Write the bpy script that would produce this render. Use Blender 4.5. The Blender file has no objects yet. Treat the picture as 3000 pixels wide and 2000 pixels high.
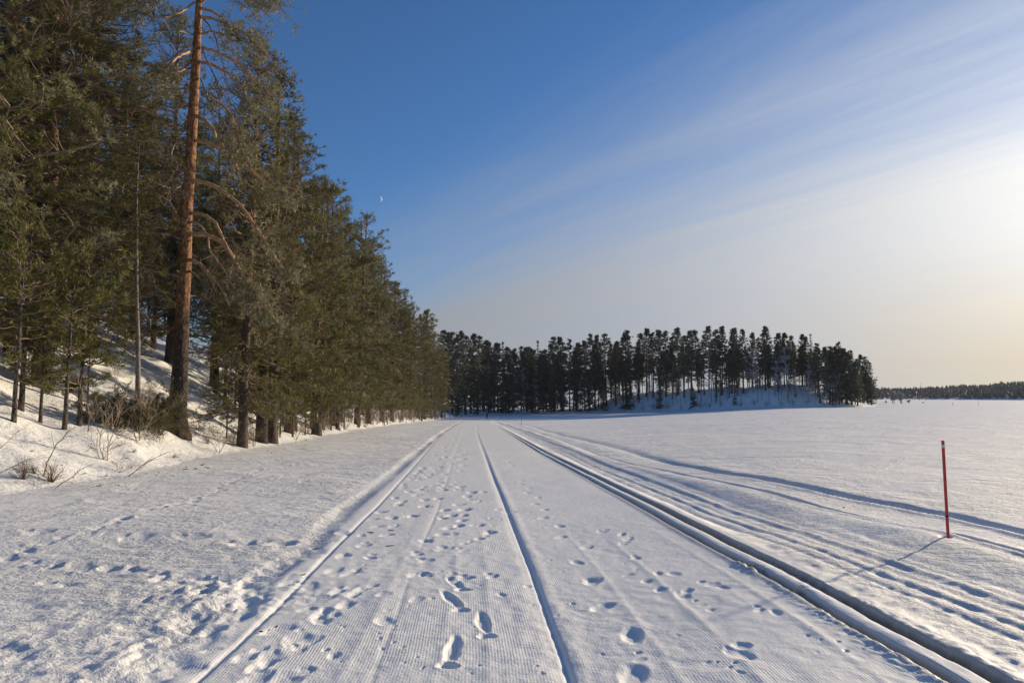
import bpy, math, random
import numpy as np
from mathutils import Vector

sc = bpy.context.scene
C = sc.collection
random.seed(7)
rng = np.random.default_rng(7)

# ------------------------------------------------------------------ camera, sky, sun, exposure
CAM_Z = 1.5
F = 2000.0                      # focal length in pixels of the 3000 px wide photograph (24 mm lens)
PITCH = math.atan(163 / F)
cam = bpy.data.cameras.new('camera')
cam_ob = bpy.data.objects.new('camera', cam)
C.objects.link(cam_ob)
cam.lens = 24.0
cam.sensor_width = 36.0
cam.clip_start = 0.05
cam.clip_end = 9000
cam_ob.location = (0, 0, CAM_Z)
cam_ob.rotation_euler = (math.pi / 2 + PITCH, 0, 0)
sc.camera = cam_ob

SUN_AZ, SUN_EL = math.radians(53), math.radians(15)      # azimuth to the right of the view direction (+Y)
sun_dir = Vector((math.sin(SUN_AZ) * math.cos(SUN_EL), math.cos(SUN_AZ) * math.cos(SUN_EL), math.sin(SUN_EL)))

world = bpy.data.worlds.new('World')
sc.world = world
world.use_nodes = True
wn = world.node_tree
for n in list(wn.nodes):
    wn.nodes.remove(n)


def nd(tree, typ, **kw):
    n = tree.nodes.new(typ)
    for k, v in kw.items():
        if k == 'inp':
            for i, val in v.items():
                n.inputs[i].default_value = val
        else:
            setattr(n, k, v)
    return n


def mth(tree, op, a, b=None, c=None, clamp=False):
    n = tree.nodes.new('ShaderNodeMath')
    n.operation = op
    n.use_clamp = clamp
    for i, v in enumerate((a, b, c)):
        if v is None:
            continue
        if isinstance(v, (int, float)):
            n.inputs[i].default_value = v
        else:
            tree.links.new(v, n.inputs[i])
    return n.outputs[0]


def maprange(tree, v, a, b, c=0.0, d=1.0, smooth=True):
    n = tree.nodes.new('ShaderNodeMapRange')
    if smooth:
        n.interpolation_type = 'SMOOTHSTEP'
    tree.links.new(v, n.inputs[0])
    for i, x in enumerate((a, b, c, d)):
        n.inputs[1 + i].default_value = x
    return n.outputs[0]


def mixcol(tree, fac, a, b, blend='MIX'):
    n = tree.nodes.new('ShaderNodeMix')
    n.data_type = 'RGBA'
    n.blend_type = blend
    n.clamp_factor = True
    for sock, v in ((n.inputs[0], fac), (n.inputs[6], a), (n.inputs[7], b)):
        if isinstance(v, (int, float)):
            sock.default_value = v
        elif isinstance(v, tuple):
            sock.default_value = (*v, 1) if len(v) == 3 else v
        else:
            tree.links.new(v, sock)
    return n.outputs[2]


sky = nd(wn, 'ShaderNodeTexSky', sky_type='NISHITA', sun_disc=False, sun_elevation=SUN_EL, sun_rotation=SUN_AZ,
         altitude=100, air_density=1.0, dust_density=0.0, ozone_density=4.0)
tc = nd(wn, 'ShaderNodeTexCoord')
sep = nd(wn, 'ShaderNodeSeparateXYZ')
wn.links.new(tc.outputs['Generated'], sep.inputs[0])
dx, dy, dz = sep.outputs
zc = mth(wn, 'ADD', mth(wn, 'MAXIMUM', dz, 0.0), 0.07)
px_ = mth(wn, 'DIVIDE', dx, zc)
py_ = mth(wn, 'DIVIDE', dy, zc)
A_ = math.radians(-38)          # the way the cirrus streaks run
ax, ay = math.sin(A_), math.cos(A_)
q_across = mth(wn, 'ADD', mth(wn, 'MULTIPLY', px_, ay), mth(wn, 'MULTIPLY', py_, -ax))
q_along = mth(wn, 'ADD', mth(wn, 'MULTIPLY', px_, ax), mth(wn, 'MULTIPLY', py_, ay))
comb = nd(wn, 'ShaderNodeCombineXYZ')
wn.links.new(q_across, comb.inputs[0])
wn.links.new(mth(wn, 'MULTIPLY', q_along, 0.16), comb.inputs[1])
n1 = nd(wn, 'ShaderNodeTexNoise', inp={'Scale': 1.0, 'Detail': 6.0, 'Roughness': 0.55, 'Distortion': 0.35})
wn.links.new(comb.outputs[0], n1.inputs['Vector'])
comb2 = nd(wn, 'ShaderNodeCombineXYZ')
wn.links.new(q_across, comb2.inputs[0])
wn.links.new(mth(wn, 'MULTIPLY', q_along, 0.13), comb2.inputs[1])
comb2.inputs[2].default_value = 7.3
n2 = nd(wn, 'ShaderNodeTexNoise', inp={'Scale': 4.5, 'Detail': 7.0, 'Roughness': 0.66, 'Distortion': 0.9})
wn.links.new(comb2.outputs[0], n2.inputs['Vector'])
streak = mth(wn, 'ADD', mth(wn, 'MULTIPLY', n1.outputs[0], 0.65), mth(wn, 'MULTIPLY', n2.outputs[0], 0.35))
edge = mth(wn, 'ADD', q_across, mth(wn, 'MULTIPLY', mth(wn, 'SUBTRACT', streak, 0.5), 1.7))
veil = maprange(wn, edge, 0.95, 3.0)
veil = mth(wn, 'MULTIPLY', veil, maprange(wn, streak, 0.25, 0.65, 0.88, 1.0))
veil = mth(wn, 'MAXIMUM', veil, maprange(wn, dz, 0.0, 0.16, 0.85, 0.0))
# sun closeness (forward scattering in thin ice cloud)
dotn = nd(wn, 'ShaderNodeVectorMath', operation='DOT_PRODUCT')
nrm = nd(wn, 'ShaderNodeVectorMath', operation='NORMALIZE')
wn.links.new(tc.outputs['Generated'], nrm.inputs[0])
wn.links.new(nrm.outputs[0], dotn.inputs[0])
dotn.inputs[1].default_value = tuple(sun_dir)
ang = mth(wn, 'ARCCOSINE', mth(wn, 'MINIMUM', dotn.outputs['Value'], 0.9999))
glow = mth(wn, 'EXPONENT', mth(wn, 'MULTIPLY', ang, -2.3))
lum = mth(wn, 'ADD', mth(wn, 'MULTIPLY', glow, 12.6), 2.25)
low = maprange(wn, dz, 0.0, 0.22)
nearsun = maprange(wn, ang, 0.22, 0.82)
warm = mth(wn, 'MAXIMUM', low, nearsun)
tone = mixcol(wn, low, (1.0, 0.83, 0.58), (1.0, 0.99, 0.96))
tone = mixcol(wn, nearsun, tone, (0.86, 0.91, 1.02))
vcol = nd(wn, 'ShaderNodeVectorMath', operation='SCALE')
wn.links.new(tone, vcol.inputs[0])
wn.links.new(lum, vcol.inputs['Scale'])
clear = mixcol(wn, 1.0, sky.outputs[0], (0.64, 0.86, 1.06), 'MULTIPLY')
skyc = mixcol(wn, veil, clear, vcol.outputs[0])
bg = nd(wn, 'ShaderNodeBackground')
SKY_STRENGTH = 0.10
bg.inputs[1].default_value = SKY_STRENGTH
wn.links.new(skyc, bg.inputs[0])
wo = nd(wn, 'ShaderNodeOutputWorld')
wn.links.new(bg.outputs[0], wo.inputs[0])

sun = bpy.data.lights.new('sun', 'SUN')
sun.energy = 5.0
sun.angle = math.radians(1.3)      # the sun stands behind a thin ice veil
sun.color = (1.0, 0.82, 0.57)
sun_ob = bpy.data.objects.new('sun', sun)
C.objects.link(sun_ob)
sun_ob.rotation_euler = sun_dir.to_track_quat('Z', 'Y').to_euler()

sc.view_settings.view_transform = 'Standard'
sc.view_settings.look = 'None'
sc.view_settings.gamma = 1
sc.view_settings.use_curve_mapping = False
sc.view_settings.exposure = 0.15
sc.cycles.max_bounces = 6
sc.cycles.diffuse_bounces = 3
sc.cycles.transparent_max_bounces = 8


# ------------------------------------------------------------------ helpers
def set_props(o, label=None, cat=None, group=None, kind=None):
    if label:
        o['label'] = label
    if cat:
        o['category'] = cat
    if group:
        o['group'] = group
    if kind:
        o['kind'] = kind
    return o


class Geo:
    """collects vertices, quads and triangles; builds one mesh"""

    def __init__(self):
        self.v, self.q, self.t = [], [], []
        self.fq, self.ft = [], []
        self.n = 0

    def add(self, v, q=None, t=None, frost=0.0, var=0.5):
        v = np.asarray(v, float).reshape(-1, 3)
        if q is not None and len(q):
            q = np.asarray(q, np.int64) + self.n
            self.q.append(q)
            self.fq.append(np.stack([np.broadcast_to(frost, len(q)), np.broadcast_to(var, len(q))], 1))
        if t is not None and len(t):
            t = np.asarray(t, np.int64) + self.n
            self.t.append(t)
            self.ft.append(np.stack([np.broadcast_to(frost, len(t)), np.broadcast_to(var, len(t))], 1))
        self.v.append(v)
        self.n += len(v)

    def mesh(self, name, mat=None, smooth=False, attrs=False):
        me = bpy.data.meshes.new(name)
        v = np.concatenate(self.v) if self.v else np.zeros((0, 3))
        q = np.concatenate(self.q) if self.q else np.zeros((0, 4), np.int64)
        t = np.concatenate(self.t) if self.t else np.zeros((0, 3), np.int64)
        me.vertices.add(len(v))
        me.vertices.foreach_set('co', v.astype(np.float32).ravel())
        me.loops.add(q.size + t.size)
        me.loops.foreach_set('vertex_index', np.concatenate([q.ravel(), t.ravel()]).astype(np.int32))
        me.polygons.add(len(q) + len(t))
        st = np.concatenate([np.arange(len(q)) * 4, q.size + np.arange(len(t)) * 3]).astype(np.int32)
        me.polygons.foreach_set('loop_start', st)
        if smooth:
            me.polygons.foreach_set('use_smooth', np.ones(len(q) + len(t), bool))
        if attrs:
            f = np.concatenate(self.fq + self.ft) if (self.fq or self.ft) else np.zeros((0, 2))
            for i, nm in enumerate(('frost', 'var')):
                a = me.attributes.new(nm, 'FLOAT', 'FACE')
                a.data.foreach_set('value', f[:, i].astype(np.float32))
        me.update(calc_edges=True)
        if mat:
            me.materials.append(mat)
        return me


def unit(v):
    return v / np.maximum(np.linalg.norm(v, axis=-1, keepdims=True), 1e-9)


def tubes(g, P, R, sides=3, cap=False, frost=0.0, var=0.5):
    """P (T,N,3) centre lines, R (T,N) radii: a batch of tapered tubes"""
    P = np.asarray(P, float)
    R = np.asarray(R, float)
    if P.ndim == 2:
        P, R = P[None], R[None]
    T, N, _ = P.shape
    d = unit(np.gradient(P, axis=1))
    ref = np.where(np.abs(unit(P[:, -1] - P[:, 0])[:, 2:3]) > 0.8, np.array([[1.0, 0, 0]]), np.array([[0, 0, 1.0]]))[:, None, :]
    a = unit(np.cross(d, np.broadcast_to(ref, d.shape)))
    b = np.cross(d, a)
    th = np.arange(sides) / sides * 2 * np.pi
    V = P[:, :, None, :] + R[:, :, None, None] * (np.cos(th)[None, None, :, None] * a[:, :, None, :] + np.sin(th)[None, None, :, None] * b[:, :, None, :])
    base = (np.arange(T) * N * sides)[:, None, None] + (np.arange(N - 1) * sides)[None, :, None]
    k = np.arange(sides)[None, None, :]
    k2 = (k + 1) % sides
    Q = np.stack([base + k, base + k2, base + k2 + sides, base + k + sides], -1).reshape(-1, 4)
    fr = frost
    if not np.isscalar(frost):
        fr = np.repeat(frost, (N - 1) * sides)
    t = None
    g.add(V.reshape(-1, 3), Q, None, fr, var)
    if cap:
        c0 = g.n
        # closed ends
        for T_ in range(T):
            for e, idx in ((0, 0), (N - 1, N - 1)):
                ring = V[T_, idx]
                tri = [(sides, i, (i + 1) % sides) for i in range(sides)]
                g.add(np.vstack([ring, P[T_, idx][None]]), None, tri, 0.0, var)


def tufts(g, pos, dirs, size, width, nb, spread=0.75, frost=None, r=rng, up=0.15):
    """needle brushes: nb thin blades per position"""
    n = len(pos)
    if n == 0:
        return
    d = np.repeat(unit(dirs), nb, 0)
    p = np.repeat(pos, nb, 0)
    rv = unit(r.normal(size=(n * nb, 3)))
    bd = unit(d * (1 - spread) + rv * spread + np.array([0, 0, up]))
    side = unit(np.cross(bd, unit(r.normal(size=(n * nb, 3)))))
    L = (np.repeat(np.broadcast_to(size, n), nb) * r.uniform(.6, 1.15, n * nb))[:, None]
    W = (np.repeat(np.broadcast_to(width, n), nb) * r.uniform(.7, 1.3, n * nb))[:, None]
    p = p + bd * L * 0.1 + rv * L * 0.12
    V = np.stack([p - side * W * .5, p + side * W * .5, p + bd * L], 1)
    T = np.arange(n * nb * 3).reshape(-1, 3)
    if frost is None:
        frost = np.zeros(n)
    fr = np.clip(np.repeat(frost, nb) + r.normal(0, .08, n * nb), 0, 1)
    var = np.clip(np.repeat(r.uniform(0, 1, n), nb) * .7 + r.uniform(0, .3, n * nb), 0, 1)
    g.add(V.reshape(-1, 3), None, T, fr, var)


def link(name, me, parent=None, loc=(0, 0, 0), kind=None):
    o = bpy.data.objects.new(name, me)
    C.objects.link(o)
    o.location = loc
    if parent:
        o.parent = parent
    if kind:
        o['kind'] = kind
    return o


def empty(name, loc, rz=0.0, s=1.0):
    o = bpy.data.objects.new(name, None)
    C.objects.link(o)
    o.location = loc
    o.rotation_euler = (0, 0, rz)
    o.scale = (s, s, s) if isinstance(s, (int, float)) else s
    o.empty_display_size = 0.2
    return o


ONES = ['', 'first', 'second', 'third', 'fourth', 'fifth', 'sixth', 'seventh', 'eighth', 'ninth', 'tenth', 'eleventh', 'twelfth', 'thirteenth',
        'fourteenth', 'fifteenth', 'sixteenth', 'seventeenth', 'eighteenth', 'nineteenth']
TENS = {2: ('twentieth', 'twenty'), 3: ('thirtieth', 'thirty'), 4: ('fortieth', 'forty'), 5: ('fiftieth', 'fifty'), 6: ('sixtieth', 'sixty'),
        7: ('seventieth', 'seventy'), 8: ('eightieth', 'eighty'), 9: ('ninetieth', 'ninety')}


def ordinal(k):
    if k < 20:
        return ONES[k]
    a, b = divmod(k, 10)
    return TENS[a][0] if b == 0 else TENS[a][1] + '-' + ONES[b]


# ------------------------------------------------------------------ noise
_perm = np.random.default_rng(3).permutation(4096)
_pv = np.random.default_rng(4).uniform(-1, 1, 4096)


def vnoise(x, y, seed=0):
    xi = np.floor(x).astype(np.int64)
    yi = np.floor(y).astype(np.int64)
    fx, fy = x - xi, y - yi
    fx = fx * fx * (3 - 2 * fx)
    fy = fy * fy * (3 - 2 * fy)

    def h(a, b):
        return _pv[(_perm[(a + seed * 131) & 4095] + b * 57 + seed) & 4095]
    a = h(xi, yi) * (1 - fx) + h(xi + 1, yi) * fx
    b = h(xi, yi + 1) * (1 - fx) + h(xi + 1, yi + 1) * fx
    return a * (1 - fy) + b * fy


def sstep(a, b, x):
    t = np.clip((x - a) / (b - a), 0, 1)
    return t * t * (3 - 2 * t)


# ------------------------------------------------------------------ the lay of the land
# The photographer stands on a slight rise of the snow; the trail runs gently down to the lake ice.
def lake_z(x, y):
    yy = np.maximum(y, 1.0)
    u = x / yy
    s = 0.0245 + (0.0085 - 0.0245) * sstep(0.02, 0.46, u)
    s = np.where(y < 1, 0.0245, s)
    yc = 190 - np.logaddexp(0, (190 - np.maximum(y, -20)) / 8.0) * 8.0      # soft clamp at 190 m
    return -s * np.maximum(yc, -20)


SHORE = [(-12, -60), (-10.5, 0), (-9.8, 13), (-9.7, 16.3), (-10.1, 20.5), (-10.8, 26.3), (-12.0, 39.5), (-14.3, 59.5), (-16.5, 96), (-18.4, 135),
         (-18.8, 185), (-17.2, 219), (-8, 240), (5, 252), (20, 257), (36, 255), (50, 238), (66, 218), (82, 212), (97, 211), (110, 216), (120, 226), (124, 238),
         (118, 252), (100, 262), (70, 264), (40, 292), (0, 296), (-40, 310), (-60, 380), (-60, 900), (-900, 900), (-900, -60)]
SH = np.array(SHORE, float)


def shore_dist(x, y):
    """signed distance to the shore line, positive on land"""
    shp = np.shape(x)
    x = np.asarray(x, float).ravel()
    y = np.asarray(y, float).ravel()
    d2 = np.full(x.shape, 1e18)
    inside = np.zeros(x.shape, bool)
    n = len(SH)
    for i in range(n):
        ax_, ay_ = SH[i]
        bx_, by_ = SH[(i + 1) % n]
        ex, ey = bx_ - ax_, by_ - ay_
        t = np.clip(((x - ax_) * ex + (y - ay_) * ey) / (ex * ex + ey * ey), 0, 1)
        d2 = np.minimum(d2, (x - ax_ - t * ex) ** 2 + (y - ay_ - t * ey) ** 2)
        cond = (ay_ > y) != (by_ > y)
        if by_ != ay_:
            xc = (bx_ - ax_) * (y - ay_) / (by_ - ay_) + ax_
            inside ^= cond & (x < xc)
    d = np.sqrt(d2)
    return np.where(inside, d, -d).reshape(shp)


def base_z(x, y):
    x = np.asarray(x, float)
    y = np.asarray(y, float)
    z = lake_z(x, y)
    d = shore_dist(x, y)
    d = d + 0.28 * vnoise(x * .55, y * .55, 5) * sstep(-1, .5, d) + 0.16 * vnoise(x * 1.7, y * 1.7, 6) * sstep(-1, .5, d)
    near = np.interp(d, [0, .4, 1.5, 2.6, 5, 14, 22, 60, 200], [0, .10, .56, 1.08, 2.2, 7.2, 9.8, 11.5, 12.5])
    low = np.interp(d, [0, .5, 3, 10, 30], [0, .35, .7, 1.2, 1.8])
    pen = np.interp(d, [0, .6, 2, 5, 9, 14, 30], [0, .5, 1.1, 3.2, 5.6, 6.9, 7.3])
    w_left = sstep(2, -14, x) * sstep(262, 205, y)
    w_pen = sstep(32, 44, x) * (1 - .78 * sstep(92, 118, x)) * (1 + .16 * vnoise(x * .16, y * .16, 44) + .08 * vnoise(x * .5, y * .5, 45))
    rise = low + (near - low) * w_left + (pen - low) * w_pen
    z = z + rise
    on = sstep(.2, 2, d)
    z = z + on * (.16 * vnoise(x * .35, y * .35, 1) + .06 * vnoise(x * 1.1, y * 1.1, 2))
    # far shore hills
    r = np.hypot(x, y)
    u = np.arctan2(x, y)
    fd = r - (860 + 120 * vnoise(u * 9 + 3, u * 0 + 1, 8) - 70 * sstep(.55, .7, u))
    hill = np.interp(fd, [0, 6, 60, 300, 900, 3000], [0, 1.5, 7, 19, 31, 34]) * (.42 + .62 * sstep(.5, .75, u)) * (1 + .12 * vnoise(u * 22, r * .004, 46))
    z = z + np.where((fd > 0) & (x > 0), hill, 0)
    return z


def ground_z(x, y):
    return float(base_z(np.array([x]), np.array([y]))[0])


def ray(px, py):
    """direction of the view ray through a pixel of the 3000 x 2000 photograph (used to survey points on the ground)"""
    cx, cy = (px - 1500) / F, -(py - 1000) / F
    c, s = math.cos(PITCH), math.sin(PITCH)
    return np.array([cx, c - cy * s, s + cy * c])


def ground_at(px, py, fn=lake_z):
    d = ray(px, py)
    lo, hi = 1.0, 900.0
    f = lambda t: float(CAM_Z + d[2] * t - fn(np.array(d[0] * t), np.array(d[1] * t)))
    ts = np.geomspace(lo, hi, 400)
    v = CAM_Z + d[2] * ts - fn(d[0] * ts, d[1] * ts)
    k = np.argmax(v < 0)
    if v[k] >= 0:
        return d[0] * hi, d[1] * hi
    a, b = ts[max(k - 1, 0)], ts[k]
    for _ in range(30):
        m = (a + b) / 2
        if f(m) > 0:
            a = m
        else:
            b = m
    return d[0] * a, d[1] * a


def at(px, py, Y):
    d = ray(px, py)
    t = Y / d[1]
    return np.array([d[0] * t, Y, CAM_Z + d[2] * t])


# ------------------------------------------------------------------ trails surveyed along the snow
def track(pts):
    """px polyline (from far to near) -> function x(y) and slope factor"""
    pts = np.array(pts, float)
    yy = np.linspace(pts[0, 1], pts[-1, 1], 260)
    xx = np.interp(yy, pts[:, 1], pts[:, 0])
    k = np.exp(-np.linspace(-2, 2, 13) ** 2)
    k /= k.sum()
    xs = np.convolve(np.pad(xx, 6, mode='reflect', reflect_type='odd'), k, 'valid')
    W = np.array([ground_at(a, b) for a, b in zip(xs, yy)])
    W = W[np.argsort(W[:, 1])]
    # carry on to the camera's feet and behind
    s = (W[6] - W[0]) / (W[6, 1] - W[0, 1])
    ext = W[0][None] + s[None] * np.array([-12.0, -2.0])[:, None]
    W = np.vstack([ext, W])
    sl = np.gradient(W[:, 0], W[:, 1])
    return W, sl


def lateral(tr, x, y):
    W, sl = tr
    xc = np.interp(y, W[:, 1], W[:, 0])
    s = np.interp(y, W[:, 1], sl)
    fade = sstep(W[-1, 1] + 6, W[-1, 1] - 10, y)
    return (x - xc) / np.sqrt(1 + s * s), fade


T_BERM = track([(1355, 1231), (1318, 1251), (1277, 1275), (1212, 1326), (1112, 1404), (971, 1503), (860, 1614), (730, 1690), (600, 1790), (470, 1885), (306, 2000)])
T_B = track([(1345, 1238), (1297, 1268), (1202, 1377), (1100, 1489), (1066, 1519), (940, 1645), (814, 1775), (710, 1875), (569, 2000)])
T_B2 = track([(1362, 1250), (1348, 1282), (1281, 1496), (1212, 1652), (1158, 1813), (1105, 1947), (1088, 2000)])
T_C = track([(1396, 1233), (1401, 1278), (1420, 1326), (1443, 1390), (1471, 1458), (1498, 1526), (1553, 1661), (1607, 1814), (1645, 1913), (1672, 2000)])
T_D = track([(1436, 1233), (1455, 1246), (1504, 1274), (1588, 1323), (1746, 1402), (1900, 1480), (2100, 1586), (2250, 1660), (2414, 1748), (2562, 1832), (2722, 1915), (2873, 2000)])
T_D3 = track([(1448, 1232), (1508, 1261), (1610, 1309), (1746, 1373), (1900, 1437), (2100, 1512), (2368, 1614), (2620, 1712), (3000, 1860)])
T_E1 = track([(1470, 1236), (1535, 1254), (1610, 1278), (1746, 1329), (1900, 1370), (2100, 1416), (2279, 1452), (2457, 1501), (2636, 1546), (2796, 1577), (3000, 1639)])
T_E2 = track([(1460, 1231), (1491, 1236), (1560, 1248), (1593, 1260), (1746, 1297), (1900, 1334), (2100, 1380), (2279, 1412), (2457, 1447), (2636, 1479), (2814, 1514), (3000, 1563)])


def crop(ox, oy, s, lst):
    return [(ox + p[0] / s, oy + p[1] / s) + tuple(p[2:]) for p in lst]


PITS = crop(500, 1400, 2.613, [(1320, 595, 1), (1530, 605, 1), (1255, 700, 1), (1375, 725, 1), (1060, 820, 1.3), (880, 810, .8), (1280, 865, .8), (1380, 830, .7), (1465, 850, .9),
    (1400, 885, .9), (1110, 925, 1.4), (950, 945, .8), (1340, 965, 1), (1040, 1000, .7), (1175, 1020, .8), (1145, 1070, 1.1), (1640, 890, .8), (1880, 930, .8), (1640, 1090, 1.0),
    (830, 1160, 1.4), (975, 1220, 1), (1050, 1250, 1.0), (950, 1310, 1), (680, 1310, .7), (570, 1370, .9), (780, 1370, 1.1), (700, 1430, 1), (320, 1315, .6), (100, 1470, 1.1),
    (650, 1550, 1.1), (870, 1540, 1.2), (1960, 630, 1), (1890, 580, .9), (1890, 735, 1), (1955, 740, .9), (2100, 540, 1.2), (1960, 480, 1), (2085, 430, 1.2), (2160, 430, 1),
    (2250, 500, .7), (2250, 555, .7), (1480, 515, 1), (1460, 435, .9), (1655, 435, 1), (1580, 370, 1), (1700, 370, .8), (1540, 315, 1), (1690, 300, 1), (1850, 290, 1), (1930, 215, 1),
    (1750, 190, 1), (1880, 130, .8), (1610, 260, .9), (1715, 150, .9), (2100, 245, 1), (2150, 280, 1), (2230, 285, 1), (2080, 300, 1), (2230, 325, 1), (2130, 380, 1.1), (2210, 365, 1),
    (2250, 240, 1.2), (2210, 205, 1), (2050, 155, 1), (2080, 90, 1), (2220, 70, 1), (2300, 110, 1), (2270, 140, 1), (1780, 60, .9), (1830, 105, .8), (2160, 740, .6), (2250, 765, .9),
    (600, 960, 1.6), (130, 1120, 2.0), (510, 1060, 1.4), (1250, 1350, .5), (250, 900, 1.2), (380, 790, 1.2), (200, 780, 1.1), (90, 790, 1.4), (570, 820, .9), (430, 1000, 1.1), (330, 1170, 1.0)])
PITS += crop(1400, 1500, 2.613, [(835, 270, .9), (760, 385, 1), (880, 525, 1.1), (640, 190, .9), (630, 105, .9), (950, 145, .9), (1100, 170, .8), (1150, 205, .8), (1110, 240, .8),
    (1210, 350, .7), (1160, 475, .7), (1295, 525, .7), (1400, 590, .8), (1570, 635, .9), (1600, 600, .7), (960, 720, 1.1), (1180, 940, 1.2), (2000, 1085, 1.2),
    (1240, 1130, .5), (1190, 1250, 1.3), (110, 490, .8), (380, 560, .5), (180, 630, .6), (1800, 550, .7), (1870, 570, .7), (1380, 465, .6), (1500, 470, .8), (2160, 745, .55), (2280, 765, .6),
    (1715, 710, .4), (1780, 745, .4), (100, 155, .8), (20, 100, .8), (60, 58, .8), (20, 200, .6)])
PITS += crop(1100, 1200, 2.94, [(430, 1120, .9), (880, 990, 1), (985, 1060, 1), (895, 1105, .9), (1180, 880, .8), (1400, 755, .9), (1380, 810, .9), (1330, 672, .8), (1310, 712, .8), (1260, 610, .8),
    (1250, 640, .7), (1180, 480, .8), (1150, 447, .8), (770, 860, 1.2), (600, 865, 1), (670, 910, 1), (760, 910, 1), (740, 955, 1), (720, 1000, .9), (640, 1020, 1), (590, 930, 1), (710, 815, 1.1),
    (790, 740, 1), (820, 770, .9), (830, 710, 1), (730, 660, 1), (720, 690, .9), (580, 690, 1), (550, 625, 1), (515, 655, .8), (880, 790, .9), (925, 710, .8), (540, 765, 1), (425, 775, 1), (420, 830, .9),
    (460, 835, .9), (310, 915, 1), (230, 790, 1), (200, 820, 1), (50, 880, 1), (150, 935, 1), (170, 760, .8), (350, 738, .7), (240, 640, .9), (350, 545, .9), (300, 590, .7), (1060, 855, .7), (1450, 930, .9), (1460, 860, .9)])
rp = np.random.default_rng(21)
for k in range(75):                                  # the well trodden strip further up the trail
    yy_ = rp.uniform(1275, 1440)
    t_ = (yy_ - 1275) / 165
    PITS.append((np.interp(yy_, [1275, 1440], [1312, 1165]) + rp.uniform(5, 75 + 95 * t_), yy_, rp.uniform(.7, 1.05)))
for k in range(55):
    yy_ = 1480 + 520 * rp.random() ** .9
    xl_ = np.interp(yy_, [1480, 2000], [1110, 620])
    PITS.append((rp.uniform(xl_, np.interp(yy_, [1480, 2000], [2000, 2700])), yy_, rp.uniform(.15, .32)))
SHOES = [(1318, 1692, 1358, 1728), (1305, 1738, 1357, 1790), (1411, 1800, 1427, 1868), (1336, 1872, 1308, 1955)]
TRAIL_F = [(925, 1348), (752, 1376), (657, 1421), (548, 1472), (472, 1491), (383, 1523), (255, 1561), (96, 1600), (0, 1632)]
TRAIL_G = [(96, 1632), (255, 1651), (383, 1663), (510, 1695), (638, 1702), (590, 1740)]


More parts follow.
